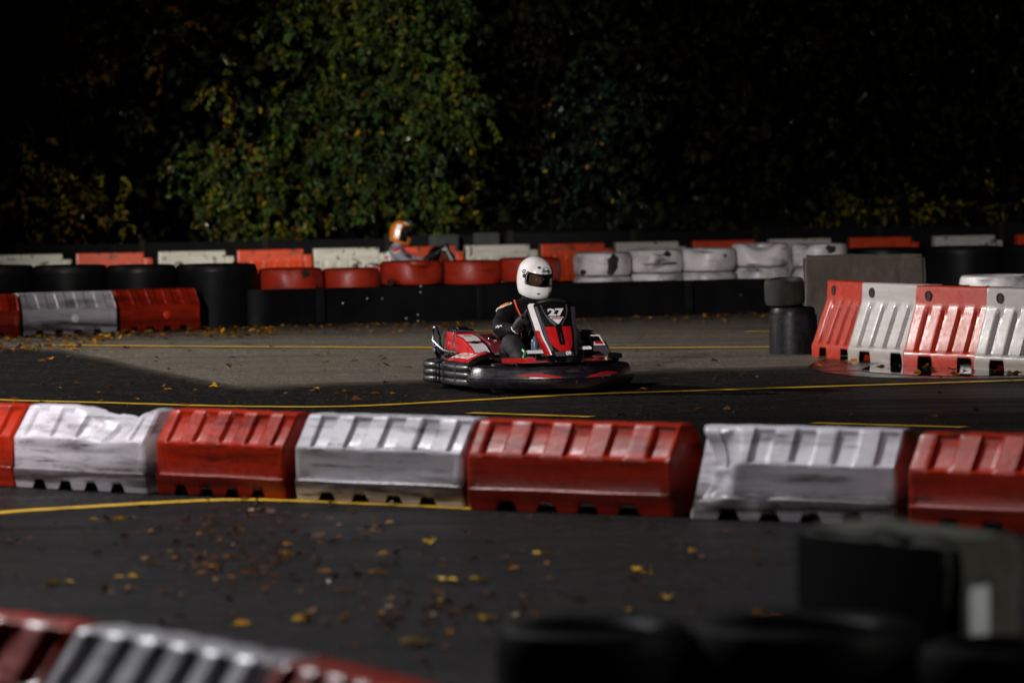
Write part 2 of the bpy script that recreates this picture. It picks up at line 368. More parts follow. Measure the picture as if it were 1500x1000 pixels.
# ------------------------------------------------------------------ plastic barriers
def ss(a, b, x):
    t = min(1, max(0, (x-a)/(b-a))); return t*t*(3-2*t)
def low_barrier_mesh(name, L=1.15, dents=(), nr=5, phase=0.0, gd=1.0):
    prof = [(-.212,0,'b'),(-.226,.05,'n'),(-.236,.112,'f'),(-.236,.119,'f'),(-.225,.126,'f'),(-.224,.145,'p'),(-.224,.20,'p'),(-.224,.255,'p'),(-.224,.290,'f'),(-.224,.308,'f'),(-.219,.317,'e'),
            (-.208,.330,'s'),(-.196,.346,'r'),(-.160,.390,'r'),(-.130,.430,'r'),(-.102,.468,'r'),(-.094,.479,'s'),(-.082,.492,'e'),(-.062,.498,'e'),(.0,.50,'e'),(.062,.498,'e'),(.082,.492,'e'),(.094,.479,'s'),
            (.102,.468,'r'),(.145,.410,'r'),(.188,.350,'r'),(.212,.318,'e'),(.224,.30,'f'),(.226,.12,'f'),(.212,0,'b')]
    n = 90; xs = [-L/2 + L*i/n for i in range(n+1)]
    rings = []
    for x in xs:
        u = x/L+0.5; ring = []
        endk = ss(0.0, 0.014, min(u,1-u))
        rib = (u*0.985+0.0075)*nr + phase; fr = rib-math.floor(rib)
        groove = ss(.46,.53,fr)*(1-ss(.93,1.0,fr)) * ss(.012,.022,min(u,1-u))
        notch = 0
        for c in (.17,.37,.57,.77):
            notch = max(notch, 1-ss(.030,.058,abs(u-c-0.02)))
        for (y,z,k) in prof:
            yy, zz = y, z
            if k == 'r' or k == 's':
                g = gd*groove*(0.027 if k == 'r' else 0.022)
                sgn = -1 if y < 0 else 1
                yy -= sgn*g*0.82; zz -= g*0.57
            if k == 'e' and abs(y) > .05: zz -= gd*groove*0.007; yy -= (0.004 if y > 0 else -0.004)*gd*groove
            if k == 'p': yy += (0.010 if y < 0 else -0.010)*ss(.035,.05,min(u,1-u))*.7
            if k == 'b': zz = 0.002+0.052*notch
            if k == 'n': zz = max(zz, 0.002+0.052*notch+0.012)
            yy *= 0.93+0.07*endk; zz = zz*(0.965+0.035*endk) if zz > .2 else zz
            p = V((x + (1-endk)*0, yy, zz))
            p += V((0,1,0.3))*0.010*(mnoise.noise(V((x*2.3+phase*9, zz*3, y*2)))) * (1 if z > .02 else 0)
            for (c, r, dv) in dents:
                dd = (p-V(c)).length/r
                if dd < 1: p += V(dv)*((1-dd*dd)**2)
            if p.z < 0.002: p.z = 0.002
            ring.append(p)
        rings.append(ring)
    mb = MB(); mb.rings(rings, True, True, False)
    # underside
    return mb.mesh(name)
def upright_barrier_mesh(name, L=1.05, H=0.75):
    prof = [(-.262,0,'b'),(-.268,.062,'n'),(-.270,.118,'f'),(-.262,.135,'e'),(-.252,.150,'s'),(-.244,.165,'r'),(-.205,.265,'r'),(-.165,.370,'r'),(-.125,.470,'r'),(-.104,.525,'t'),(-.096,.545,'s'),(-.089,.565,'f'),(-.085,.60,'f'),(-.082,.70,'f'),(-.078,.738,'e'),(-.066,.75,'e'),
            (.066,.75,'e'),(.078,.738,'e'),(.082,.70,'f'),(.089,.565,'f'),(.125,.470,'f'),(.205,.265,'f'),(.262,.135,'e'),(.270,.118,'f'),(.262,0,'b')]
    n = 84; rings = []
    for i in range(n+1):
        x = -L/2+L*i/n; u = i/n; ring = []
        endk = ss(0, 0.02, min(u,1-u))
        rib = (u-0.02)/0.96*5; fr = rib-math.floor(rib); kk = int(math.floor(rib))
        groove = ss(.56,.62,fr)*(1-ss(.93,.99,fr)) if 0.03 < u < 0.97 and kk < 5 else 0
        cut = 1-0.0
        slot = max(1-ss(.078,.086,abs(u-.27)), 1-ss(.078,.086,abs(u-.73)))
        for (y,z,k) in prof:
            yy, zz = y, z
            if k in 'rts':
                g = groove*(0.034 if k == 'r' else (0.026 if k == 't' else 0.006))
                yy += g*0.9; zz -= g*0.3
            if k == 'b': zz = 0.002+0.098*slot
            if k == 'n': zz = max(zz, 0.002+0.098*slot+0.004*slot)
            yy *= 0.955+0.045*endk
            p = V((x, yy, zz*H/0.75 if zz > .02 else zz)) + V((0,1,.2))*0.006*mnoise.noise(V((x*2,zz*3,y)))
            ring.append(p)
        rings.append(ring)
    mb = MB(); mb.rings(rings, True, True, False)
    return mb.mesh(name)
def between(o, a, b, L, back, gapfrac=1.0, zs=1.0):
    """stand object so that its front lower edge runs from ground point a to b"""
    d = b-a; d.z = 0; ln = d.length; ang = math.atan2(d.y, d.x)
    nrm = V((-math.sin(ang), math.cos(ang), 0))
    o.location = (a+b)/2 + nrm*back; o.location.z = 0.012
    o.rotation_euler = (0,0,ang); o.scale = (ln/L, 1, zs)
    return ln
LOWG = 'low ribbed barriers, red and white by turns'
lowm = {}
def low_barrier(a, b, color, label, dents=(), nr=5, phase=0.0, z=0.012, zs=1.0):
    key = (tuple(dents), nr, phase)
    if key not in lowm: lowm[key] = low_barrier_mesh('barrier_shell', 1.15, dents, nr, phase, 1.0)
    me = lowm[key]
    o = bpy.data.objects.new('plastic_barrier', me); link(o)
    if not me.materials: me.materials.append(M['red_low'])
    me.polygons.foreach_set('use_smooth', [True]*len(me.polygons)); me.set_sharp_from_angle(angle=math.radians(38))
    o.material_slots[0].link = 'OBJECT'; o.material_slots[0].material = M['red_low'] if color == 'r' else M['white_low']
    ln = between(o, a, b, 1.15, 0.215, zs=zs); o.location.z = z
    print('low', label, round(ln,2), round(math.degrees(o.rotation_euler.z)))
    return tag(o, label, 'barrier', LOWG)
FR = [((-190,702),(19,712.5),'r','red ribbed barrier cut off by the left edge in the long front row',()),
      ((22,713),(213,723),'w','white ribbed barrier with its top caved in, in the long front row',(((.22,-.06,.50),.32,(0,.05,-.085)),((.0,.0,.52),.22,(0,.0,-.03)))),
      ((230,722.5),(418,732),'r','red ribbed barrier between two white ones, above the bend of the yellow line',()),
      ((433,732.5),(679,743.5),'w','white ribbed barrier with grey smears, between two red ones left of centre',()),
      ((686,746),(985,757),'r','brightest long red ribbed barrier, in the front row straight below the racing kart',()),
      ((1010,760),(1314,769),'w','white ribbed barrier with a crumpled left corner and black scrapes',(((-.57,-.22,.31),.30,(.10,.11,-.05)),((-.50,-.20,.45),.22,(.03,.02,-.05)),((-.2,-.24,.22),.2,(0,.02,0)),((-.25,-.24,.12),.16,(0,.025,0)))),
      ((1331,774),(1655,789),'r','red ribbed barrier running out of the right edge behind the mossy block',())]
for k,(a,b,c,l,dn) in enumerate(FR):
    low_barrier(gnd(*a,.012), gnd(*b,.012), c, l, dn, phase=(0.0,0.12,0.05)[k%3])
# rear left short row
for (a,b,c,l) in [((-115,499),(30,495),'r','dull red ribbed barrier at the left edge, before the black tyre stacks'),
                  ((32,494),(172,489),'w','white ribbed barrier with a round white cap, before the black tyre stacks'),
                  ((174,488),(294,483.5),'r','red ribbed barrier with a round red cap, before the black tyre stacks')]:
    o = low_barrier(gnd(*a), gnd(*b), c, l, phase=0.05)
    if 'cap' in l:
        mb = MB(); R0 = 0.047
        mb.lathe([(0.0,.012),(R0*.8,.012),(R0,.006),(R0,-.012)], 20, Matrix.Translation((.07 if c=='w' else .10,-.222,.19))@Matrix.Rotation(PI/2,4,'X'))
        cm = simple('pale reflector disc',(0.85,0.95,0.9),0.35,bmp=0) if c=='w' else simple('red reflector disc',(0.75,0.04,0.02),0.35,bmp=0)
        mb.build('cap', cm, o)
# nearest row, bottom left
ta = [(-260,878),(105,926)], [(112,927),(402,976)], [(409,978),(640,1036)]
for (a,b),c,l in zip(ta, 'rwr', ['blurred red ribbed barrier in the bottom left corner, nearest to the viewer','blurred white ribbed barrier along the bottom left edge','blurred red ribbed barrier at the bottom edge, right of the nearest white one']):
    A = gnd(*a,.49); B = gnd(*b,.49); d = (B-A); d.z=0; d.normalize(); nn = V((-d.y,d.x,0))
    A = A-nn*0.13; B = B-nn*0.13; A.z=B.z=0
    low_barrier(A, B, c, l, nr=6, phase=0.05)

def with_tongue(o, L, H):
    mb = MB(); mb.box((L/2-.005,-.055,H*0.45),(L/2+.13,.055,H*0.895)); return mb.build('connector', o.material_slots[0].material, o, bevel=.008)
UPG = 'upright barriers with sloping ribbed sides'
upme = upright_barrier_mesh('upright_shell'); upme.materials.append(M['red_up'])
upme.polygons.foreach_set('use_smooth', [True]*len(upme.polygons)); upme.set_sharp_from_angle(angle=math.radians(38))
def hole(o, x, z):
    mb = MB(); mt = Matrix.Translation((x,-.085,z))@Matrix.Rotation(PI/2,4,'X')
    mb.lathe([(0,.004),(.026,.004),(.030,.010),(.038,.010),(.040,-.004)], 20, mt@Matrix.Diagonal((1,1.25,1,1)))
    return mb.build('lifting_hole', M['holedark'], o)
M['holedark'] = simple('recess shade', (0.012,0.008,0.007), 0.8, bmp=0)  # shade of holes and slots put into colour, nothing is cut open
def upright(a, ang, color, label, L=1.05, scale=1.0):
    o = bpy.data.objects.new('plastic_barrier', upme); link(o)
    o.material_slots[0].link='OBJECT'; o.material_slots[0].material = M['red_up'] if color=='r' else M['white_up']
    ax = V((math.cos(ang), math.sin(ang),0)); nn = V((-ax.y,ax.x,0))
    o.location = a + ax*(L/2*scale) + nn*0.262; o.location.z = .010; o.rotation_euler=(0,0,ang); o.scale=(scale,1,1)
    hole(o, -.36, .655)
    return tag(o, label, 'barrier', UPG)
RU = [((1188.5,524),68,'r','narrow looking upright red barrier, first of the row beside the black tyre bin'),
      ((1241,530),60,'w','upright white barrier with wet shining ribs, between two red ones'),
      ((1322,538),51,'r','upright red barrier with a round white sticker low on its foot'),
      ((1426,544),51,'w','upright white barrier running out of the right edge, beside the puddle')]
ups = []
for (p,a,c,l) in RU: ups.append(upright(gnd(*p), -math.radians(a), c, l, scale={68:.92,60:1.04}.get(a,1.04)))
mb = MB(); mt = Matrix.Translation((.43,-.268,.07))@Matrix.Rotation(PI/2,4,'X')
mb.lathe([(0,.006),(.040,.006),(.044,.0)], 24, mt); st = mb.build('sticker', M['whitepaint'], ups[2])
mb = MB(); mb.lathe([(.016,.0085),(.024,.0085)], 16, mt, a0=.5, a1=5.2); mb.lathe([(0,.0085),(.008,.0085)], 10, mt); mb.build('sticker_emblem', M['rubber'], st)
# far row
FAR = [(-5,'w'),(114,'r'),(234,'w'),(349,'r'),(460,'w'),(572,'r'),(681,'w'),(791,'r'),(900,'w'),(1013,'r'),(1124,'w'),(1242,'r'),(1364,'w'),(1485,'r')]
farl = ['pale barrier of the back row at the left edge, left of the first orange one','orange barrier second from the left in the back row, above black tyres','stained white barrier of the back row above the third black tyre stack','tall orange barrier seen in the gap between black and red tyres','leaf spotted white barrier left of the far driver','orange barrier half hidden behind the far driver','stained white barrier right of the far driver, above red tyres','orange barrier of the back row behind the white helmet','white barrier of the back row above the second white tyre','orange barrier peeping out between white tyres in the back row','white barrier of the back row above the last white tyre','dark orange barrier of the back row above the concrete block','white barrier furthest right in the back row','orange barrier cut off by the right edge in the back row']
farme = upright_barrier_mesh('far_shell', L=1.0, H=0.70); farme.materials.append(M['orange_far'])
farme.polygons.foreach_set('use_smooth', [True]*len(farme.polygons)); farme.set_sharp_from_angle(angle=math.radians(38))
for (x,c),l in zip(FAR, farl):
    d = 57.2+4.2*(x-50)/1350; p = at_d(x+47, 400, d)
    o = bpy.data.objects.new('plastic_barrier', farme); link(o)
    o.material_slots[0].link='OBJECT'; o.material_slots[0].material = M['orange_far'] if c=='r' else M['white_far']
    o.location=(p.x,p.y+random.uniform(-.05,.05),.006); o.rotation_euler=(0,0,math.atan2(4.2,15.5)+random.uniform(-.02,.02)-.05); o.scale=(1.0,1,1)
    tag(o,l,'barrier','far row of orange and white barriers')
    mb = MB(); mb.box((.495,-.06,.30),(.635,.06,.615)); mb.build('connector', o.material_slots[0].material, o, bevel=.01)

# ------------------------------------------------------------------ tyres and the belt wall
def tyre_prof(R, w, inner=0.56, sh=0.06):
    return [(R*inner,w*.80),(R*inner,w*.92),(R*inner+.02,w*.975),(R-sh*1.5,w),(R-sh*.75,w*.99),(R-sh*.28,w-sh*.26),(R-.006,w-sh*.75),(R,w-sh*1.3),(R,sh*1.3),(R-.006,sh*.75),(R-sh*.28,sh*.26),(R-sh*.75,.002),(R-sh*1.5,0),(R*inner+.02,w*.025),(R*inner,w*.08),(R*inner,w*.20),(R*inner+.05,w*.3),(R*inner+.05,w*.7)]
def tyre_mesh(R, w, dents=(), n=48, inner=.56, sh=.06):
    mb = MB(); pr = tyre_prof(R,w,inner,sh); mb.lathe(pr+[pr[0]], n)
    out = []
    for v in mb.v:
        p = V(v); p += V((p.x,p.y,0)).normalized()*0.008*mnoise.noise(V((p.x*5+R*40,p.y*5,p.z*4+w*77)))
        for (c,r,dv) in dents:
            dd = (p-V(c)).length/r
            if dd < 1: p += V(dv)*((1-dd*dd)**2)
        out.append(tuple(p))
    mb.v = out; return mb.mesh('tyre_mesh')
def tyre(px, d, ztop, R, w, mat, label, group, dents=(), name='tyre', under=None, tilt=(0,0), sh=.06):
    me = tyre_mesh(R, w, dents, sh=sh); p = at_d(px, 420, d)
    o = mobj(name, me, mat, None, 40); o.location=(p.x, d, ztop-w); o.rotation_euler=(tilt[0],tilt[1],random.uniform(0,.1))
    return tag(o, label, 'tyre', group)
def bsl(px): return (belt_d(px+8)-belt_d(px-8))/(at_d(px+8,420,belt_d(px+8)).x-at_d(px-8,420,belt_d(px-8)).x)
def bd(px,R): return belt_d(px)+(R+.085)*math.sqrt(1+bsl(px)**2)
def belt_d(px):  # distance of the belt's front face
    pts = [(378,479),(640,471.5),(1125,459)]
    for (a,b) in zip(pts,pts[1:]):
        if px <= b[0] or b is pts[-1]:
            t=(px-a[0])/(b[0]-a[0]); return gnd(px, a[1]+(b[1]-a[1])*t).y
RG='red painted tyres on the belt wall'; WG='white painted tyres on the belt wall'
def blot(o,R,ang,zc,hw,hh,seed,mat=None):
    q=MB(); rings=[]
    for i in range(6):
        f=max(.02,i/5); ring=[]
        for j in range(26):
            t=2*PI*j/26; rr=f*(1+.45*mnoise.noise(V((math.cos(t)*1.6+seed*5,math.sin(t)*1.6,seed))))
            a_=ang+hw*rr*math.cos(t)/R; z_=zc+hh*rr*math.sin(t); r_=R+.009
            ring.append(V((r_*math.cos(a_),r_*math.sin(a_),z_)))
        rings.append(ring)
    q.rings(rings,False,False,True); return q.build('scuff_mark',mat or M['scuff'],o,70)
R=.345
reds=[(426,391.5,.402,'red tyre at the left end of the belt wall with a dark scuff',(((.02,-.36,.24),.10,(0,.02,-.02)),)),(514,391.5,.36,'red tyre second from the left end of the belt wall',()),(602,381,.392,'red tyre with a drooping torn rim, right below the far driver',(((.16,-.28,.29),.24,(0,.05,-.085)),((-.22,-.26,.02),.13,(.03,.06,.05)))),(691,380.5,.385,'red tyre right of the far driver with a smooth rim',()),(776,376.5,.40,'red tyre partly behind the white helmet',())]
for (x,yt,R,l,dn) in reds:
    d=bd(x,R)+(.07 if x in (514,691) else 0); o=tyre(x,d,zat(x,yt+1.5,d-R*.6),R,.30,M['red_tyre'],l,RG,dn)
    if x==426: blot(o,R,-PI/2+.50,.235,.055,.05,1); blot(o,R,-PI/2+.95,.06,.02,.03,2)
    if x==602: blot(o,R,-PI/2-.75,.04,.05,.045,3)
whites=[(883,368.5,.37,'first white tyre beside the white helmet, with a black scrawl',((( .3,-.2,.1),.1,(0,.01,0)),)),(960,364,.36,'white tyre second in the white run, with black scrape lines',()),(1037,362,.36,'white tyre third in the white run, slightly dented at its left rim',(((-.2,-.28,.28),.2,(0,.06,-.06)),)),(1114,355,.375,'white tyre whose rim has sagged open at the front',(((0,-.36,.32),.30,(0,.10,-.095)),)),(1201,355.5,.37,'last white tyre, behind the grey concrete block, with a black patch',(((-.25,-.22,.3),.2,(.03,.05,-.06)),))]
for i,(x,yt,R,l,dn) in enumerate(whites):
    d=bd(x,R)+(.05 if i%2 else 0); zt=zat(x,yt+1.5,d-R*.6); o=tyre(x,d,zt,R,.295,M['white_tyre'],l,WG,dn); o.rotation_euler.z=0
    for (aa,zz,hw,hh) in {883:[(.34,.16,.075,.11),(-.75,.05,.05,.035),(.25,.05,.05,.03)],960:[(.05,.11,.22,.010),(.55,.12,.12,.012),(.4,.24,.05,.035)],1037:[(.6,.2,.02,.02),(-.1,.245,.10,.008)],1114:[(-.3,.03,.10,.008)],1201:[(.30,.235,.075,.05)]}[x]: blot(o,R,-PI/2+aa,zz,hw,hh,x*.01+aa)
    tyre(x,d-.005,zt-.30,R+.004,.28,M['white_tyre'],'white tyre lying under the '+['first white tyre beside the white helmet','second white tyre of the run','third white tyre of the run','sagging white tyre','last white tyre, behind the concrete block'][i],WG)
# belt wall: two sheets joined by rounded ends
def belt(pts, back, ztops, name, label, mat, bolts=()):
    """pts: ground points along the front face; closed loop with rounded ends"""
    front=catmull(pts,8); n=len(front); rear=[]
    for i,p in enumerate(front):
        t=(front[min(i+1,n-1)]-front[max(i-1,0)]).normalized(); nn=V((-t.y,t.x,0)); rear.append(p+nn*back)
    def cap(a,b,sgn):
        c=(a+b)/2; r=(a-c); out=[]
        for k in range(1,8):
            th=PI*k/8*sgn; out.append(c+V((r.x*math.cos(th)-r.y*math.sin(th), r.x*math.sin(th)+r.y*math.cos(th),0)))
        return out
    loop=front+cap(front[-1],rear[-1],1)+rear[::-1]+cap(rear[0],front[0],1)
    x0,x1=front[0].x,front[-1].x
    def zt(p): 
        t=min(1,max(0,(p.x-x0)/(x1-x0))); return ztops[0]+(ztops[1]-ztops[0])*t+.006*mnoise.noise(V((p.x*2,0,3)))
    th=.016; cen=sum(loop,V())/len(loop); N_=len(loop); rings=[]
    inn=[]
    for i,p in enumerate(loop):
        t=(loop[(i+1)%N_]-loop[i-1]).normalized(); inn.append(p+V((-t.y,t.x,0))*th)
    for (q,z) in ((loop,0),(loop,None),(inn,None),(inn,0)):
        rings.append([V((p.x+.006*mnoise.noise(V((p.x*1.7,p.y,z or 5))),p.y+.012*mnoise.noise(V((p.x*1.3,p.y*2,z or 2))), (zt(p) if z is None else .006))) for p in q])
    mb=MB(); mb.rings(rings,False,False,True); o=mb.build(name,mat,None,50)
    tag(o,label,'belt wall')
    for px_ in ((470,705,1010) if name=='belt_wall' else ()):
        q=MB(); ps=[]
        for dx in (-.05,.05):
            c0=at_d(px_,440,belt_d(px_)); x=c0.x+dx; y=belt_d(px_)+bsl(px_)*dx-.026
            ps.append((x,y))
        z1=zt(V((ps[0][0],0,0)))-.012
        q.prism([(ps[0][0],ps[0][1],.02),(ps[1][0],ps[1][1],.02),(ps[1][0],ps[1][1],z1),(ps[0][0],ps[0][1],z1)],(0,.012,0)); q.build('belt_joint',M['rubber'],o,bevel=.003)
    for (bx,by) in bolts:
        d=belt_d(bx) if name=='belt_wall' else None
        p=at_d(bx,by,d-.002); b=MB(); b.lathe([(0,.010),(.007,.010),(.010,.005),(.011,0)],10,Matrix.Rotation(PI/2,4,'X')); ob=b.build('bolt',M['bolt'],o); ob.location=p
    return o
bp=[gnd(x,y) for x,y in ((395,478.5),(520,474.5),(640,471.5),(800,467.5),(960,463),(1135,458.5))]
belt(bp,.80,(zat(395,424,belt_d(395)),zat(1130,407.5,belt_d(1130))),'belt_wall','long black rubber belt wall wrapped round the red and white tyres',M['belt'],
     [(538,437),(560,437),(616,419),(616,428),(612,461),(612,470),(595,466),(502,444),(1085,432)])
# black stacks, rear left
def stack(px0,px1,yt,yb,label,mat=None,moss=False,group='black wrapped tyre stacks',dover=None,R=None):
    pc=(px0+px1)/2; d=dover or gnd(pc,yb).y; s=F_PX/d; R=R or (px1-px0)/2/s; d2=d+R; R*=d2/d*1.045; p=at_d(pc,400,d2); zt=zat(pc,yt+1,d)
    t=thing('tyre_stack',label,'tyre stack',(p.x,d2,.006),random.uniform(-.2,.2),group)
    zt-=.006; w=zt-.08
    top=tyre_mesh(R-.01,.26,sh=.05); o=mobj('tyre',top,M['rubber'],t,40); o.location.z=zt-.26
    lo=mobj('tyre',tyre_mesh(R-.015,.26),M['rubber'],t,40); lo.location.z=max(0,zt-.53)
    mb=MB(); rr=[]
    for z,dr in ((.0,0),(w*.3,.004),(w*.7,.003),(w,-.002),(w,-.016),(0,-.016)): rr.append([V(((R+dr+.004*math.sin(3*a+px0))*math.cos(a),(R+dr+.004*math.sin(3*a+px0))*math.sin(a),z)) for a in [2*PI*k/56 for k in range(56)]])
    rr.append(rr[0]); mb.rings(rr,False,False,True); mb.build('belt_wrap',mat or M['belt'],t,50)
    return t
stack(-62,48,389,487,'black tyre stack at the left edge of the photo, behind the white ribbed barrier')
stack(50,156,388.5,485,'black tyre stack second from the left, above the white ribbed barrier')
stack(157,257,388,483,'black tyre stack third from the left, above the red ribbed barrier')
stack(259,375,387,480.5,'largest black tyre stack, standing clear at the right end of the rear left row')
# right: black stacks behind the concrete block
stack(1243,1352,363,450,'black tyre stack behind the top edge of the concrete block',dover=50.2)
stack(1356,1470,361,447,'black tyre stack right of the concrete block',dover=49.6)
stack(1473,1590,359,445,'black tyre stack at the right edge behind the white tyre lying low',dover=49.2)
t_=tyre(1465,42.4,zat(1465,404,42.1),.45,.26,M['white_tyre'],'white tyre with black scratches lying low at the right edge','white tyres right')
s_=tyre(1465,42.42,zat(1465,404,42.1)-.27,.44,.26,M['rubber'],'bare black tyre under the low white tyre at the right edge',None)
tyre(1398,40.4,zat(1398,418.5,40.2),.20,.16,M['rubber'],'small black tyre just showing over the red upright barrier',None)
# tyre bin
b_=stack(1127,1194,449,520,'low black drum of wrapped tyres at the corner beside the upright red barrier',mat=M['belt_worn'],group=None)
dd=gnd(1160,520).y+.24; zt_=zat(1150,449,dd)
o=tyre(1150,dd+.02,zt_+.285,.205,.27,M['moss_rubber'],'mossy black tyre leaning on top of the low black drum',None,sh=.045,tilt=(.06,-.05),dents=(((.1,-.15,.27),.16,(0,.02,-.03)),((-.16,-.1,.1),.12,(.02,.01,0))))
o.location.z=zt_+.018
# marker posts
for (x,y,col,l,dm) in ((1373.5,418.5,(0.02,0.06,0.55),'blue domed cap on a slim post behind the red upright barrier',36.9),(1447,418,(0.0,0.22,0.13),'green domed cap on a slim post behind the red upright barrier',36.3)):
    p=at_d(x,440,dm); zt=zat(x,y,dm); t=thing('marker_post',l,'marker post',(p.x,dm,.006))
    mb=MB(); mb.tube([(0,0,0),(0,0,zt-.05)],.014,10); mb.build('post',M['rubber'],t)
    mb=MB(); mb.lathe([(.034,zt-.075),(.034,zt-.045),(.028,zt-.025),(.016,zt-.01),(0,zt-.006)],16); mb.lathe([(0,zt-.075),(.034,zt-.075)],16); mb.build('cap',simple('cap paint',col,.35,bmp=0),t)
# concrete blocks
def block(name,lo,hi,mat,bev,label):
    mb=MB(); nx,nz=14,8
    mb.box(lo,hi); me=mb.mesh(name); bm=bmesh.new(); bm.from_mesh(me)
    bmesh.ops.bevel(bm,geom=bm.edges[:],offset=bev,segments=3,affect='EDGES')
    bmesh.ops.subdivide_edges(bm,edges=[e for e in bm.edges if e.calc_length()>.2],cuts=12,use_grid_fill=True)
    for v in bm.verts: v.co+=V((mnoise.noise(v.co*4),mnoise.noise(v.co*4+V((9,0,0))),mnoise.noise(v.co*4+V((0,9,0)))))*.016
    bm.to_mesh(me); bm.free(); o=mobj(name,me,mat,None,40); return tag(o,label,'concrete block')
d=41.3; p=at_d(1268,400,d); zt=zat(1268,374.5,d); o=block('concrete_block',(-.655,-.15,0),(.655,.15,zt),M['concrete'],.035,'long brown stained concrete block behind the upright barriers'); o.location=(p.x,d+.15,.006); o.rotation_euler.z=math.radians(-5)
# near block at the right edge, with a painted stripe on its end
A=gnd(1168,768,.80); B=gnd(1395,792,.80); u=(B-A); L_=u.length; ang=math.atan2(u.y,u.x); print('near block',A,B,L_,math.degrees(ang))
NB = block('concrete_block',(0,0,0),(L_,.30,.79),M['concrete_moss'],.03,'blurred mossy concrete block close to the viewer at the right edge, with a white stripe')
for v in NB.data.vertices: v.co+=V((mnoise.noise(v.co*9),mnoise.noise(v.co*9+V((5,0,0))),mnoise.noise(v.co*9+V((0,5,0)))))*.016
NB.location=(A.x,A.y,.012); NB.rotation_euler.z=ang
mb=MB(); mb.box((.02,-.022,.02),(L_-.03,-.012,.765)); mb.build('front_shade_panel',M['facing'],NB,bevel=.003)  # added dark panel: shade of the block's front put into colour
mb=MB(); mb.box((L_+.006,.055,.06),(L_+.014,.135,.645)); mb.build('painted_stripe',M['whitepaint'],NB,bevel=.002)
# nearest tyres, bottom edge
NG='blurred black tyres along the bottom edge'
for (x,y,R,l,dz) in ((866,893,.30,'blurred black tyre at the bottom edge left of the mossy block, leftmost of three',0),(1178,900,.345,'blurred black tyre at the bottom edge below the mossy block, middle of three',0),(1475,942,.27,'blurred black tyre in the bottom right corner, rightmost of three',0)):
    d_=11.35 if x<1400 else 11.0
    for k in range(2):
        tyre(x,d_,.585-.0*k-.29*k-(.03 if x>1400 else 0),R-.004*k,.28,M['rubber_near'],l if k==0 else l.replace('blurred black tyre','lower black tyre').replace(', middle of three','').replace(', leftmost of three','').replace(', rightmost of three','')+', under another',NG)

# ------------------------------------------------------------------ dark fence behind the far row
fd=62.6
fz=.80
ft=thing('board_fence','low dark board fence running behind the far barrier row','fence',(0,fd,.0))
for i in range(-6,7):
    x=i*2.0; zz=fz+.10*(x/12)+random.uniform(-.03,.03)
    mb=MB(); mb.box((x+.06,-.02,.03),(x+1.94,.02,zz)); mb.build('fence_board',M['fence'],ft,bevel=.006)
    mb=MB(); mb.box((x-.055,-.05,0),(x+.055,.05,zz+.04)); mb.build('fence_post',M['fence_post'],ft,bevel=.008)
for (x0,x1,y0,y1,l) in ((628,672,344,364,'dark grey board leaning by the fence behind the far driver'),(693,732,341,362,'larger dark grey board by the fence above the stained white barrier')):
    a=at_d(x0,y0,62.2); b=at_d(x1,y1,62.2); mb=MB(); mb.box((a.x,62.16,.004),(b.x,62.22,a.z)); tag(mb.build('board',M['signgrey'],None,bevel=.02),l,'board')

# ------------------------------------------------------------------ trees
def leaves_mesh(name, P, D, L, C, wid=0.45, flat=False):
    """P base points, D leaf directions, L lengths, C colours (n x 3)"""
    n=len(P); D=D/np.linalg.norm(D,axis=1,keepdims=True)
    r=np.random.normal(size=(n,3)); r[:,2]+=0.6; r[:,1]-=0.5
    if flat: r=np.random.normal(size=(n,3))*.22; r[:,2]+=1
    S=np.cross(D,r); S/=np.linalg.norm(S,axis=1,keepdims=True)+1e-9; Nn=np.cross(S,D)
    L=L[:,None]; w=L*wid*0.5*np.random.uniform(.8,1.2,(n,1)); fold=w*np.random.uniform(.1,.6,(n,1))
    v=np.empty((n,6,3)); cur=Nn*L*np.random.uniform(-.18,.05,(n,1))
    v[:,0]=P; v[:,1]=P+D*L*.38+S*w+Nn*fold; v[:,2]=P+D*L*.72+S*w*.62+Nn*fold*.6+cur*.5; v[:,3]=P+D*L+cur
    v[:,4]=P+D*L*.72-S*w*.62+Nn*fold*.6+cur*.5; v[:,5]=P+D*L*.38-S*w+Nn*fold
    idx=np.arange(n)[:,None]*6; quads=np.concatenate([idx+np.array([0,1,2,3]), idx+np.array([0,3,4,5])],1).reshape(-1,4)
    me=bpy.data.meshes.new(name); me.vertices.add(n*6); me.vertices.foreach_set('co',v.reshape(-1))
    q=len(quads); me.loops.add(q*4); me.loops.foreach_set('vertex_index',quads.reshape(-1).astype(np.int32))
    me.polygons.add(q); me.polygons.foreach_set('loop_start',(np.arange(q)*4).astype(np.int32)); me.update(); me.validate()
    at=me.color_attributes.new('leafcol','FLOAT_COLOR','POINT'); c=np.ones((n,6,4)); c[:,:,:3]=C[:,None,:]; at.data.foreach_set('color',c.reshape(-1))
    return me
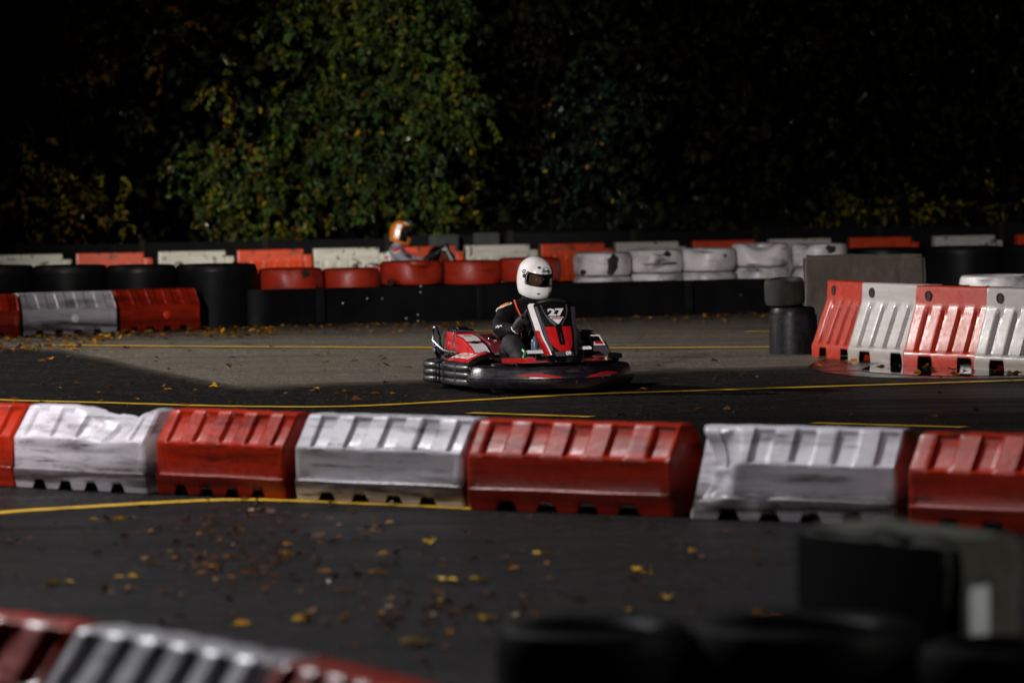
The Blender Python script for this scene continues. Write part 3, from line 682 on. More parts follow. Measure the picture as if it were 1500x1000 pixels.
def tree(name,label,cat,clumps,d,base,pal,leaf=.085,per=None,trunk_r=.07,top=None,group=None,dens=1.0,limbs=True):
    """clumps: (px,py,rpx,weight) in the photo's frame, turned into points in the world once"""
    rng=np.random.default_rng(int(abs(base[0])*7+d*13)); s=F_PX/d
    b=at_d(base[0],400,d); root=thing(name,label,cat,(b.x,d,0),0,group)
    Ps=[];Ds=[];Ls=[];Cs=[]; bm=MB(); 
    bw=V((0,0,0))
    cl=[]
    for (px,py,rp,w) in clumps:
        c=at_d(px,py,d); cl.append((V((c.x-b.x,rng.uniform(-.55,.55),c.z)),rp/s,w))
    zt=max(c.z+r for c,r,_ in cl)
    # trunk and limbs
    ty=.75; tp=[V((0,ty,-.05)),V((.12,ty,zt*.2)),V((-.16,ty+.1,zt*.42)),V((.10,ty,zt*.66)),V((-.08,ty,zt*.92))]
    tp=catmull(tp,5); bm.tube(tp,[trunk_r*.7*(1-.8*i/(len(tp)-1)) for i in range(len(tp))],9)
    for (c,r,w) in cl:
        z0=max(.25,min(c.z-.25*abs(c.x)-.2,zt*.85)); k=min(len(tp)-1,int(z0/zt/.92*(len(tp)-1))); a=tp[max(0,k)]
        mid=(a+c)/2+V((0,rng.uniform(-.15,.15),.12)); pts=catmull([a,mid,c,c+V((rng.uniform(-.3,.3)*r,-.2*r,.5*r))],5)
        bm.tube(pts,[max(.005,trunk_r*.24*(1-.85*i/(len(pts)-1))) for i in range(len(pts))],6)
        nt_=max(3,int(w*dens*26*(r/.8)**2))
        for _ in range(nt_):
            u=rng.normal(size=3); u/=np.linalg.norm(u); rad=r*(rng.uniform(.35,1.05))
            o=np.array(c)+u*rad*np.array([1,.75,.9])*.8
            dr=u*.6+rng.normal(size=3)*.45+np.array([0,-.15,-.12]); dr/=np.linalg.norm(dr)
            ln=rng.uniform(.25,.6)*(.6+.5*r); m=rng.integers(9,20)
            tint=rng.random(); cc=np.array(pal[rng.integers(len(pal))])*rng.choice([.3,.5,.75,1.0,1.3])
            end=o+dr*ln+np.array([0,0,-.25*ln])
            bm.tube([V(o),V((o+end)/2+np.array([0,0,.05*ln])),V(end)],[.006,.004,.002],4,cap=False)
            for j in range(m):
                t=j/m+rng.uniform(0,.04); p=o+dr*ln*t+np.array([0,0,-.25*ln*t*t+.05*ln*4*t*(1-t)*.5])
                side=rng.normal(size=3); side-=dr*side.dot(dr); side/=np.linalg.norm(side)+1e-9
                Ps.append(p); Ds.append(dr*.4+side*.75+np.array([0,0,-.5])); Ls.append(leaf*rng.uniform(.6,1.3))
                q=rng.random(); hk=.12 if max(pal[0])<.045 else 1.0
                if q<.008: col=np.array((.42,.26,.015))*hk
                elif q<.02: col=np.array((.22,.08,.015))*hk
                else: col=cc*rng.uniform(.75,1.25)
                Cs.append(col)
    bm.build('trunk',M['bark'],root,50)
    me=leaves_mesh('crown',np.array(Ps),np.array(Ds),np.array(Ls),np.array(Cs)); mobj('crown',me,M['leaf'],root)
    return len(Ps)
GREEN=[(.050,.085,.018),(.06,.10,.02),(.045,.08,.03),(.075,.10,.014),(.05,.075,.025)]
YEL=[(.12,.12,.012),(.09,.11,.015),(.16,.12,.012)]
RUST=[(.13,.07,.012),(.10,.085,.012),(.16,.085,.01)]
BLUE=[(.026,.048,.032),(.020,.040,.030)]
DARK=[(.015,.021,.008),(.018,.019,.007),(.019,.015,.006)]  # dark trees: floodlight falling off is put into the leaf colour
nl=0
nl+=tree('broadleaf_tree','large tree with floodlit green and yellow leaves in the upper middle left','tree',
 [(560,40,85,1.1),(470,95,70,1.0),(630,90,75,1.0),(545,170,85,1.1),(645,200,70,1.0),(450,205,65,1.1),(500,260,70,1.0),(600,270,65,.9),(430,290,55,1.0),(545,320,50,.8),(640,310,55,.7),(505,20,70,1),(600,-40,90,.8),(480,-60,90,.6),(660,150,60,.8),(395,150,40,.6),(715,150,45,.3),(715,290,45,.4),(410,30,55,.5),(680,30,60,.6),(560,-140,110,.5),(410,60,35,.35)],
 64.0,(540,0),GREEN+GREEN+YEL[:2],.108,trunk_r=.10,dens=2.0)
nl+=tree('broadleaf_tree','bushy sapling with bright yellow green leaves left of the big floodlit tree','tree',
 [(355,240,62,1.0),(300,240,50,.9),(262,245,38,.8),(330,300,45,1.1),(375,320,42,1.2),(330,130,45,.5),(410,330,40,1.2),(295,285,38,.9),(330,330,35,1.2),(395,265,45,1),(320,190,40,.45),(450,340,30,1)],
 63.4,(352,0),[tuple(1.5*q for q in c_) for c_ in GREEN+YEL+RUST[:1]],.085,trunk_r=.05,dens=2.0)
nl+=tree('shrub','rust and yellow leaved shrub above the barriers at the left edge','shrub',
 [(45,275,60,1),(110,265,50,1),(150,305,45,1.2),(90,320,50,1),(20,325,45,.9),(180,325,30,1),(150,260,35,.7),(60,225,45,.5)],63.6,(100,0),[tuple(1.7*q for q in c_) for c_ in RUST+YEL[:1]+DARK[:1]],.07,trunk_r=.04,dens=1.6)
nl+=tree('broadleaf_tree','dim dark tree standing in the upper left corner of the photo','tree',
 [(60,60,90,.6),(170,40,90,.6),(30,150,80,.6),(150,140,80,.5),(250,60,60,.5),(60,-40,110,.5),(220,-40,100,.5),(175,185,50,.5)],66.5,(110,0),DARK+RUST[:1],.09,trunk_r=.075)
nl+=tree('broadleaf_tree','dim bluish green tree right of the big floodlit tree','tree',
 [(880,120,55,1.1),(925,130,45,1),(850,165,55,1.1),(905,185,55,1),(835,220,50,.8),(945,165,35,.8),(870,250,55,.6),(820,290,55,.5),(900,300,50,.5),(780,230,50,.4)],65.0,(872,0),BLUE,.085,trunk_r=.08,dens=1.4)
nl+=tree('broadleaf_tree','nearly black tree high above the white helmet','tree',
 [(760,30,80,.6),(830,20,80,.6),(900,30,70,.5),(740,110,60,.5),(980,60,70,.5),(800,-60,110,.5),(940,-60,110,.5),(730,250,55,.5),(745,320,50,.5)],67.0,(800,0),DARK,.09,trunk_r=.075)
nl+=tree('shrub','low yellow green shrub over the orange barrier at the right','shrub',
 [(1225,300,38,1.3),(1265,298,42,1.4),(1310,306,38,1.2),(1350,308,40,1),(1395,306,40,.8),(1440,310,40,.7),(1480,305,45,.6),(1250,320,30,1.2)],63.4,(1300,0),[(.30,.30,.015),(.22,.26,.02),(.32,.26,.015)],.06,trunk_r=.035)
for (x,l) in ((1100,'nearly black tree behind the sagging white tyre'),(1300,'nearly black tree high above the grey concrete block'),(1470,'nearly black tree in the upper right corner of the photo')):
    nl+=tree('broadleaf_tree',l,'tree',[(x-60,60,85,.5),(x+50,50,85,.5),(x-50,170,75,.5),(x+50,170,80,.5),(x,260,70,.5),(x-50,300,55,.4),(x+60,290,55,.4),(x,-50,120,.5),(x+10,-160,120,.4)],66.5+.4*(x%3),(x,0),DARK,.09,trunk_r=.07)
for (x,l) in ((-160,'dark tree just outside the left edge of the photo'),(1640,'dark tree just outside the right edge of the photo')):
    pass
print('leaves',nl)
# far wood: one dark mass behind the named trees
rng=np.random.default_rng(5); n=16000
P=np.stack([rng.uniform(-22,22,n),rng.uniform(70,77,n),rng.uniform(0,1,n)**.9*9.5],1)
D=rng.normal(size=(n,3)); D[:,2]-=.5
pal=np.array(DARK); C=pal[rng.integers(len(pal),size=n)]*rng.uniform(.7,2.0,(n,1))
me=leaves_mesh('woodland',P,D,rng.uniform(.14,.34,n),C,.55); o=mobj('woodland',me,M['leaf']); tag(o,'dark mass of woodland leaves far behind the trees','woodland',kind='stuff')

# ------------------------------------------------------------------ fallen leaves
Ps=[];Ls=[];Cs=[]
FC=[(.55,.28,.015),(.42,.17,.012),(.19,.070,.012),(.09,.036,.012),(.24,.13,.015),(.11,.055,.022)]
def scatter(nn,fx,fy,lo,hi,cw):
    for _ in range(nn):
        px,py=fx(),fy(); 
        if callable(py): py=py(px)
        p=gnd(px,py); Ps.append((p.x,p.y,.024)); Ls.append(random.uniform(lo,hi)); c=random.choices(FC,cw)[0]; k=random.uniform(.7,1.2); Cs.append([q*k for q in c])
U=random.uniform; G=random.gauss
W1=(3,3,3,1,4,2)
scatter(560,lambda:U(-40,400),lambda:(lambda x:485+U(0,1)**1.6*(24 if x<120 else 14)+ (8 if x<160 else -2)),.05,.11,W1)
scatter(150,lambda:U(370,700),lambda:(lambda x:480-(x-380)*.02+abs(G(0,6))),.05,.10,W1)
scatter(120,lambda:U(840,1130),lambda:(lambda x:470-(x-840)*.035+abs(G(0,5))),.04,.09,W1)
scatter(110,lambda:U(-20,700),lambda:U(510,600),.04,.10,(1,2,3,2,2,3))
scatter(40,lambda:U(900,1500),lambda:U(500,640),.04,.09,(1,2,3,2,2,3))
scatter(30,lambda:U(1190,1500),lambda:(lambda x:531+(x-1190)*.07+G(0,3)),.05,.11,W1)
CC=[(random.gauss(370,150),random.gauss(812,42)) for _ in range(16)]+[(random.gauss(640,120),random.gauss(890,30)) for _ in range(7)]
def clump(px_):
    return 0
for (cx_,cy_) in CC:
    scatter(random.randint(4,11),lambda:G(cx_,26),lambda:G(cy_,7),.03,.065,(.8,1.2,7,14,1,8))
W2=(.7,1.2,7,16,1,8)
scatter(60,lambda:G(350,120),lambda:G(805,48),.035,.085,W2)
scatter(45,lambda:G(480,230),lambda:G(845,55),.035,.085,W2)
scatter(30,lambda:G(660,90),lambda:G(915,35),.035,.07,W2)
scatter(60,lambda:U(0,1150),lambda:U(765,960),.035,.07,(1,1,4,8,1,4))
for (px,py,L_f,c) in ((186,766,.12,(.75,.42,.01)),(88,858,.11,(.6,.36,.02)),(935,842,.10,(.8,.42,.01)),(945,846,.08,(.7,.35,.02)),(545,846,.10,(.6,.33,.03)),(630,853,.12,(.7,.5,.12)),(655,855,.10,(.6,.35,.03)),(690,856,.10,(.5,.33,.03)),(628,797,.10,(.6,.38,.03)),(797,817,.08,(.6,.35,.02)),(760,838,.10,(.4,.18,.03)),(706,915,.13,(.6,.42,.05)),(616,950,.13,(.6,.4,.08)),(185,854,.09,(.6,.33,.02)),(418,818,.08,(.7,.42,.02)),(978,883,.10,(.5,.3,.04)),(1112,908,.12,(.4,.17,.05)),(150,768,.08,(.4,.2,.03)),(450,915,.10,(.5,.3,.03)),(560,775,.09,(.4,.2,.03)),(385,752,.09,(.3,.12,.03))):
    for _ in range(2):
        p=gnd(px+U(-5,5),py+U(-2,2)); Ps.append((p.x,p.y,.026)); Ls.append(L_f*U(.6,.85)); Cs.append(list(c))
n=len(Ps); D=np.stack([np.random.normal(size=n),np.random.normal(size=n),np.random.uniform(-.02,.16,n)],1)
me=leaves_mesh('fallen_leaves',np.array(Ps),D,np.array(Ls),np.array(Cs),.75,True); o=mobj('fallen_leaves',me,M['fallen']); tag(o,'yellow and brown fallen leaves scattered over the wet asphalt','leaves',kind='stuff')

# ------------------------------------------------------------------ go-kart (x forward, y to the kart's left)
def gloss(name,col,rough=.28,coat=.6,scuff=.25):
    m,nt,b=new_mat(name); v=objcoord(nt,rand=False); n1=noise(nt,v,9,6,.65); vs=objcoord(nt,(14,14,2),False); n2=noise(nt,vs,3,4,.6)
    c=mixc(nt,n1,tuple(x*.7 for x in col),tuple(min(1,x*1.15) for x in col))
    c=mixc(nt,ramp(nt,n2,[(.58,0),(.75,scuff)]),c,tuple(x*.35+.02 for x in col)); nt.links.new(c,b.inputs['Base Color'])
    nt.links.new(ramp(nt,n1,[(.3,max(.05,rough-.1)),(.7,rough+.12)]),b.inputs['Roughness']); b.inputs['Coat Weight'].default_value=coat; b.inputs['Coat Roughness'].default_value=.15
    bump(nt,b,n1,.06,.01); return m
M['bumper']=gloss('scuffed dark purple bumper plastic',(.014,.010,.016),.27,.5,.5)
def bumper_mat(nm,amt,sc):
    m,nt,b=new_mat(nm); v=objcoord(nt,rand=False); n1=noise(nt,v,5,7,.7,.3); vs=objcoord(nt,(3,3,24),False); n2=noise(nt,vs,2.2,6,.65); v3=objcoord(nt,(40,40,4),False); n3=noise(nt,v3,1.5,4,.6)
    c=mixc(nt,n1,(.003,.0025,.004),(.011,.007,.013))
    c=mixc(nt,math_n(nt,'MULTIPLY',ramp(nt,n2,[(.50,0),(.66,1)]),ramp(nt,n1,[(.42,0),(.62,amt)])),c,(sc*.8,sc*.9,sc))
    c=mixc(nt,ramp(nt,n3,[(.62,0),(.72,.3*amt)]),c,(.08,.08,.09)); nt.links.new(c,b.inputs['Base Color'])
    nt.links.new(ramp(nt,math_n(nt,'ADD',math_n(nt,'MULTIPLY',n2,.5),math_n(nt,'MULTIPLY',n1,.5)),[(.38,.2),(.62,.62)]),b.inputs['Roughness']); b.inputs['Coat Weight'].default_value=.12; b.inputs['Coat Roughness'].default_value=.15; b.inputs['Specular IOR Level'].default_value=.32
    bump(nt,b,math_n(nt,'ADD',n1,math_n(nt,'MULTIPLY',n2,.4)),.35,.012); return m
M['bumper']=bumper_mat('scuffed grey side bumper plastic',.7,.055); M['bumper_dark']=bumper_mat('dark front bumper plastic',.65,.05)
M['kblack']=gloss('gloss black bodywork',(.005,.005,.0055),.25,.3,.2)
M['kred']=gloss('gloss red bodywork',(.52,.010,.012),.3,.5,.2)
M['kdarkred']=gloss('dark red bodywork',(.13,.012,.018),.35,.4,.2)
M['flash']=simple('worn red decal',(.36,.012,.010),.6,var=.4,scale=18,bmp=.1,spec=.15)
M['kwhite']=gloss('white decal vinyl',(.78,.76,.78),.35,.3,.1)
M['kgrey']=gloss('grey decal vinyl',(.07,.062,.075),.35,.3,.2)
M['purplegrey']=gloss('faded purple decal',(.10,.07,.10),.35,.4,.3)
M['steel']=simple('brushed steel tube',(.13,.135,.15),.3,1.0,.2,30,bmp=.05)
M['slick']=simple('slick kart tyre',(.006,.006,.006),.55,var=.4,scale=20,bmp=.15)
M['rim']=simple('cast rim',(.25,.25,.27),.35,1.0,bmp=.05)
M['green']=simple('green plastic clip',(.01,.22,.06),.4,bmp=0)
M['bottle']=simple('pale blue translucent reservoir',(.05,.075,.11),.35,bmp=0)
M['seat']=simple('black seat shell',(.014,.014,.015),.42,scale=20,bmp=.1)
M['wheelgrip']=simple('black wheel grip',(.012,.012,.013),.5,scale=40,bmp=.3)
M['visorlogo']=simple('logo ink',(.015,.015,.02),.4,bmp=0)
M['redink']=simple('red ink',(.45,.03,.02),.4,bmp=0)

def text_mesh(s,size,bold=0.0,xs=1.0,shear=0.0):
    cu=bpy.data.curves.new('txt','FONT'); cu.body=s; cu.size=size; cu.offset=bold; cu.align_x='CENTER'; cu.align_y='CENTER'; cu.shear=shear; cu.extrude=.0008
    o=bpy.data.objects.new('txt',cu); COL.objects.link(o); dg=bpy.context.evaluated_depsgraph_get(); me=bpy.data.meshes.new_from_object(o.evaluated_get(dg))
    bpy.data.objects.remove(o); bpy.data.curves.remove(cu)
    for v in me.vertices: v.co.x*=xs
    return me
def text_on(name,s,size,mat,parent,org,xd,nd,bold=0.0,xs=1.0,shear=0.0,roll=0.0):
    me=text_mesh(s,size,bold,xs,shear); xd=V(xd).normalized(); nd=V(nd).normalized(); xd=(xd-nd*xd.dot(nd)).normalized(); yd=nd.cross(xd)
    R=Matrix((xd,yd,nd)).transposed().to_4x4()@Matrix.Rotation(roll,4,'Z'); R.translation=V(org); me.transform(R)
    return mobj(name,me,mat,parent)
def sweep(path,section,k=8,endround=3,scale=None,sub=None):
    """closed section (offset outward, z) along a plan path; returns rings"""
    P=catmull([(p[0],p[1],0) for p in path],k); n=len(P); rings=[]
    cz=sum(s[1] for s in section)/len(section); co=sum(s[0] for s in section)/len(section)
    for i,p in enumerate(P):
        t=(P[min(i+1,n-1)]-P[max(i-1,0)]).normalized(); nn=V((t.y,-t.x,0))
        if nn.dot(p)<0: nn=-nn
        e=min(i,n-1-i); q=1 if e>=endround else (.55,.82,.95)[min(e,2)] if endround else 1
        sc_=scale(i/(n-1)) if scale else 0
        ring=[]
        for (o,z) in section:
            oo=co+(o-co)*q+sc_*(1 if e>=endround else .4); zz=cz+(z-cz)*(q*.25+.75)*1.0
            ring.append(V((p.x+nn.x*oo,p.y+nn.y*oo,zz)))
        rings.append(ring)
    return rings
def spline_section(sec,k=3): return [(p.x,p.y) for p in catmull([(a,b,0) for a,b in sec],k,True)]

def make_kart():
    root=bpy.data.objects.new('racing_kart',None); link(root)
    # floor tray and frame
    mb=MB(); mb.box((-.72,-.34,.045),(.82,.34,.056)); mb.build('floor_tray',M['kblack'],root,bevel=.003)
    mb=MB()
    for s in (-1,1):
        mb.tube(catmull([(-.85,.30*s,.09),(-.3,.32*s,.085),(.3,.30*s,.085),(.72,.24*s,.09),(.88,.14*s,.10)],5),.015,8)
        mb.tube(catmull([(-.35,.32*s,.10),(-.25,.60*s,.11),(.25,.60*s,.11),(.32,.30*s,.10)],5),.012,8)
    for x in (-.8,-.2,.45): mb.tube([(x,-.31,.088),(x,.31,.088)],.014,8)
    mb.tube([(-.62,-.55,.135),(-.62,.55,.135)],.02,10)
    mb.build('frame',M['steel'],root)
    # wheels
    for (x,y,r,w_,st) in ((.52,-.50,.128,.13,-.10),(.52,.50,.128,.13,-.10),(-.62,-.49,.140,.20,0),(-.62,.49,.140,.20,0)):
        t=bpy.data.objects.new('wheel',None); link(t,root); t.location=(x,y,r+.004); t.rotation_euler=(0,0,st)
        mb=MB(); X=Matrix.Rotation(PI/2,4,'X'); h=w_/2
        mb.lathe([(r*.52,-h*.8),(r*.62,-h*.97),(r*.86,-h),(r*.96,-h*.86),(r,-h*.6),(r,h*.6),(r*.96,h*.86),(r*.86,h),(r*.62,h*.97),(r*.52,h*.8)],32,X); mb.build('tyre',M['slick'],t)
        mb=MB(); mb.lathe([(0,-h*.35),(r*.2,-h*.4),(r*.3,-h*.3),(r*.46,-h*.3),(r*.52,-h*.82),(r*.55,-h*.84)],28,X); mb.lathe([(0,h*.35),(r*.2,h*.4),(r*.3,h*.3),(r*.46,h*.3),(r*.52,h*.82),(r*.55,h*.84)],28,X); mb.build('rim',M['rim'],t)
    # front bumper
    fsec=[(-.075,.048),(-.01,.052),(.026,.078),(.046,.112),(.046,.126),(.022,.138),(.010,.200),(-.006,.224),(-.03,.234),(-.10,.240),(-.115,.20),(-.11,.09)]
    fpath=[(.30,-.645),(.42,-.685),(.57,-.68),(.68,-.61),(.79,-.475),(.88,-.33),(.945,-.18),(.965,0),(.945,.18),(.88,.33),(.79,.475),(.68,.61),(.57,.68),(.42,.685),(.30,.645)]
    def fsc(t):
        t=min(t,1-t); return .020*math.exp(-((t-.07)/.045)**2)-.022*math.exp(-((t-.20)/.075)**2)+.016*math.exp(-((t-.5)/.10)**2)
    mb=MB(); mb.rings(sweep(fpath,fsec,7,3,fsc)); fb=mb.build('front_bumper',M['bumper_dark'],root,32)
    P=catmull([(p[0],p[1],0) for p in fpath],7)
    def on_b(t,z,off=.004):
        f=t*(len(P)-1); i=min(int(f),len(P)-2); p=P[i].lerp(P[i+1],f-i); tt=(P[i+1]-P[i]).normalized(); nn=V((tt.y,-tt.x,0)); nn=nn if nn.dot(p)>0 else -nn
        zz=[(.052,-.01),(.078,.026),(.112,.046),(.126,.046),(.138,.022),(.200,.010),(.224,-.006),(.234,-.03)]
        for (a,b) in zip(zz,zz[1:]):
            if z<=b[0] or b is zz[-1]: o=a[1]+(b[1]-a[1])*(z-a[0])/(b[0]-a[0]); break
        o+=fsc(t); return V((p.x+nn.x*(o+off),p.y+nn.y*(o+off),z+.0))
    def band(name,t0,t1,lo,hi,mat,n=24,off=.005):
        rows=[]
        for i in range(n+1):
            u=i/n; t=t0+(t1-t0)*u; rows.append([on_b(t,lo(u)+(hi(u)-lo(u))*j/4,off) for j in range(5)])
        m2=MB(); m2.rings(rows,False,False,False); return m2.build(name,mat,fb,60)
    for s in (0,1):
        T=lambda t: t if not s else 1-t
        band('flash_decal',T(.30),T(.455),lambda u:.160-.016*u,lambda u:.166+.022*math.sin(PI*u)-.012*u,M['flash'],off=.006)
        band('flash_decal',T(.345),T(.47),lambda u:.140+.004*u,lambda u:.158-.012*u,M['purplegrey'],off=.004)
    band('slot',.468,.532,lambda u:.200-.012*max(0,math.sin(PI*u))**.5,lambda u:.200+.013*max(0,math.sin(PI*u))**.5,M['holedark'],off=.006)
    mb=MB(); mb.tube([on_b(.512,.202,.010),on_b(.522,.204,.012),on_b(.529,.206,.010)],.007,8); mb.build('slot_pin',M['steel'],fb)
    for t,z in ((.40,.13),(.50,.11),(.60,.13)): 
        mb=MB(); p=on_b(t,z,.003); nn=V((p.x,p.y,0)).normalized(); mb.tube([p-nn*.004,p+nn*.004],.012,10); mb.build('fixing',M['holedark'],fb)
    for s in (-1,1):
        mb=MB(); mb.box((.30,-.022,.12),(.350,.022,.165)); o=mb.build('end_recess',M['holedark'],fb,bevel=.006); o.location=(.045,.700*s,0)
    # side and rear bumpers with three ridges
    rs=[(.0,.05)]
    for c in (.085,.145,.205): rs+=[(.020,c-.029),(.037,c-.020),(.037,c+.019),(.020,c+.028)]
    rs+=[(.008,.243),(-.04,.252),(-.09,.245),(-.10,.16),(-.09,.06),(-.05,.045)]
    rs=spline_section(rs,2)
    for s in (-1,1):
        mb=MB(); mb.rings(sweep([(.27,.635*s),(.20,.665*s),(.0,.685*s),(-.25,.685*s),(-.40,.655*s),(-.455,.60*s)],rs,6,3)); sb=mb.build('side_bumper',M['bumper'],root,50)
        mb=MB(); mb.box((.02,.705*s-.02,.06),(.05,.705*s+.02,.245)); mb.build('bumper_rib',M['bumper'],sb,bevel=.01)
        # top skin of the side pod with lettering
        rows=[]
        for i in range(15):
            u=i/14; x=.30-.78*u; yo=(.665-.03*abs(2*u-1)**3); yi=.455-.015*u; zi=.285+.062*math.sin(PI*min(1,u*1.05+.05))**.6; zo=.247+.004*math.sin(PI*u)
            rows.append([V((x,s*(yo+(yi-yo)*j/8),zo+(zi-zo)*(j/8)**.6)) for j in range(9)])
        mb=MB(); mb.rings(rows,False,False,False); sk=mb.build('pod_skin',M['kblack'],root,50)
        rows2=[[p+V((0,0,.004)) for p in r[0:8]] for r in rows[2:14]]
        mb=MB(); mb.rings(rows2,False,False,False); mb.build('red_panel',M['kred'],sk,50)
        nd=V((0,.45*s,1)); 
        def pod(x,f,off):
            u=(.30-x)/.78; uu=2*u-1; yo=.665-.03*abs(uu)**3; yi=.455-.015*u; zi=.285+.062*max(0,math.sin(PI*min(1,u*1.05+.05)))**.6; zo=.247+.004*math.sin(PI*u)
            return V((x,s*(yo+(yi-yo)*f-0*off),zo+(zi-zo)*max(0,f)**.6+off))
        tm=text_mesh('SODI',.15,.004,1.25,.12)
        for v in tm.vertices: v.co=pod(-.09+(v.co.x if s<0 else -v.co.x),(.30+v.co.y/.26),.007+v.co.z)
        mobj('lettering',tm,M['kwhite'],sk)
        rows3=[[p+V((0,0,.0065)) for p in r[2:6]] for r in rows[10:13]]
        mb=MB(); mb.rings(rows3,False,False,False); mb.build('white_flash',M['kwhite'],sk,50)
    rp=[(-.47,-.665),(-.60,-.705),(-.78,-.675),(-.92,-.53),(-.985,-.30),(-1.0,0),(-.985,.30),(-.92,.53),(-.78,.675),(-.60,.705),(-.47,.665)]
    mb=MB(); mb.rings(sweep(rp,rs,7,3)); rb=mb.build('rear_bumper',M['bumper'],root,50)
    for s in (-1,1):
        mb=MB(); mb.box((-.80,.675*s-.03,.125),(-.745,.675*s+.042,.165)); o=mb.build('end_recess',M['holedark'],rb,bevel=.006)
    # front deck
    rows=[]
    for i in range(13):
        u=-1+2*i/12; xf=.90-.20*abs(u)**2.2; rows.append([V((xf-(.42)*j/6,u*.50,.268+.035*(j/6)-.01*u*u)) for j in range(7)])
    mb=MB(); mb.rings(rows,False,False,False); dk=mb.build('front_deck',M['kblack'],root,50)
    for sl in (slice(1,5),slice(8,12)):
        mb=MB(); mb.rings([[p+V((0,0,.005)) for p in r[0:3]] for r in rows[sl]],False,False,False); mb.build('red_panel',M['kred'],dk,50)
    for s in (-1,1):
        mb=MB(); mb.prism([(.60,.50*s,.268),(.84,.29*s,.268),(.74,.26*s,.305),(.50,.47*s,.292)],(0,0,.003)); mb.build('deck_wedge',M['kred'],dk)
    # front fairing: a leaning shield
    def Sf(u,v,off=0.0):
        w_=(.135+.05*ss(0,.45,v)+.03*ss(.4,1,v))*(1-.30*ss(.90,1.0,v)**2); z=.315+.455*v
        x=.795-.26*v-.02*math.sin(PI*v)-.075*abs(u)**2.2
        nx=V((.88,.30*u,.46)); return V((x,u*w_,z))+nx*off
    def strip(name,uL,uR,v0,v1,mat,off,par,n=16,m=6):
        rows=[]
        for i in range(n+1):
            v=v0+(v1-v0)*i/n; a,b=uL(v),uR(v); rows.append([Sf(a+(b-a)*j/m,v,off) for j in range(m+1)])
        q=MB(); q.rings(rows,False,False,False); return q.build(name,mat,par,60)
    lin=lambda a,b,v0,v1:(lambda v:a+(b-a)*(v-v0)/(v1-v0))
    rows=[[Sf(-1+2*j/16,i/20) for j in range(17)] for i in range(21)]; back=[[p-V((.035,0,.015)) for p in r] for r in rows]
    mb=MB(); full=[r+b[::-1] for r,b in zip(rows,back)]; mb.rings(full); fp=mb.build('front_fairing',M['kblack'],root,50)
    strip('red_panel',lambda v:-.60+.45*(1-v)*.0-.0*(v),lambda v:-.16+.02*v,.20,.53,M['kred'],.004,fp)
    strip('red_panel',lambda v:.16-.02*v,lambda v:.62,.20,.53,M['kred'],.004,fp)
    strip('red_panel',lambda v:-.60+.30*(.20-v)/.12,lambda v:.62-.25*(.20-v)/.12,.08,.20,M['kred'],.004,fp)
    strip('grey_panel',lambda v:-.74,lambda v:-.62,.10,.60,M['kgrey'],.003,fp)
    strip('grey_panel',lambda v:-.6,lambda v:.6,.0,.075,M['kgrey'],.003,fp)
    strip('grey_panel',lambda v:.74,lambda v:.98,.02,.88,M['kgrey'],.006,fp)
    strip('white_stripe',lambda v:-.86,lambda v:-.78,.02,.47,M['kwhite'],.006,fp)
    strip('red_panel',lambda v:-1.0,lambda v:-.87,.01,.50,M['kred'],.004,fp)
    strip('white_flash',lambda v:-1.0-.01,lambda v:-.83+.10*(1-v),.46,.955,M['kwhite'],.006,fp)
    strip('grey_panel',lambda v:-.80+.10*(1-v),lambda v:-.70+.10*(1-v),.46,.90,M['kgrey'],.005,fp)
    strip('name_plate',lambda v:-.31*(v-.575)/.13-.02,lambda v:.31*(v-.575)/.13+.02,.58,.705,M['kwhite'],.005,fp)
    nd=(.88,0,.48); 
    text_on('race_number','27',.088,M['kwhite'],fp,Sf(-.02,.785,.007),(0,1,0),nd,.004,1.6)
    text_on('plate_lettering','SODIKART',.017,M['redink'],fp,Sf(0,.678,.007),(0,1,0),nd,.001,1.2)
    text_on('emblem','09',.045,M['kwhite'],fp,Sf(.22,.042,.007),(0,1,0),nd,.002,1.1)
    mb=MB(); mb.tube([Sf(0,.24,.004),Sf(0,.40,.010)],.010,8); mb.build('fixing_bolt',M['steel'],fp)
    for s in (-1,1):  # side wings of the fairing
        mb=MB(); a=[Sf(s,.02),Sf(s,.30),Sf(s,.52)]; b=[V((.70,.155*s,.325)),V((.66,.19*s,.42)),V((.62,.205*s,.50))]
        mb.rings([a,b],False,False,False); mb.build('fairing_wing',M['kred'] if s<0 else M['kblack'],fp)
    mb=MB()
    for s in (-1,1): mb.tube(catmull([Sf(.55*s,.93),Sf(.46*s,.74,.012),Sf(.14*s,.55,.012)],6),.006,6)
    mb.build('brace_wire',M['kgrey'],fp)
    # steering wheel and column
    C=V((.385,0.0,.672)); ax=V((-.62,0,.78)).normalized(); e1=V((0,1,0)); e2=ax.cross(e1); Rw=.19
    sw=bpy.data.objects.new('steering_wheel',None); link(sw,root)
    mb=MB(); mb.tube([C+(e1*math.cos(a)+e2*math.sin(a)*.92)*Rw for a in [2*PI*k/40 for k in range(40)]],.0165,10,closed=True); mb.build('rim_grip',M['wheelgrip'],sw)
    mb=MB()
    for a in (.2,PI-.2,1.5*PI): mb.tube([C-ax*.02,C+(e1*math.cos(a)+e2*math.sin(a)*.92)*(Rw-.008)],.010,6)
    mb.lathe([(0,.012),(.045,.012),(.055,0),(.055,-.02),(0,-.02)],20,Matrix.Translation(C-ax*.02)@ax.to_track_quat('Z','Y').to_matrix().to_4x4()); mb.build('spokes',M['steel'],sw)
    mb=MB(); mb.tube([C-ax*.03,V((.72,0,.14))],.012,8); mb.build('steering_column',M['steel'],root)
    # seat
    rows=[]
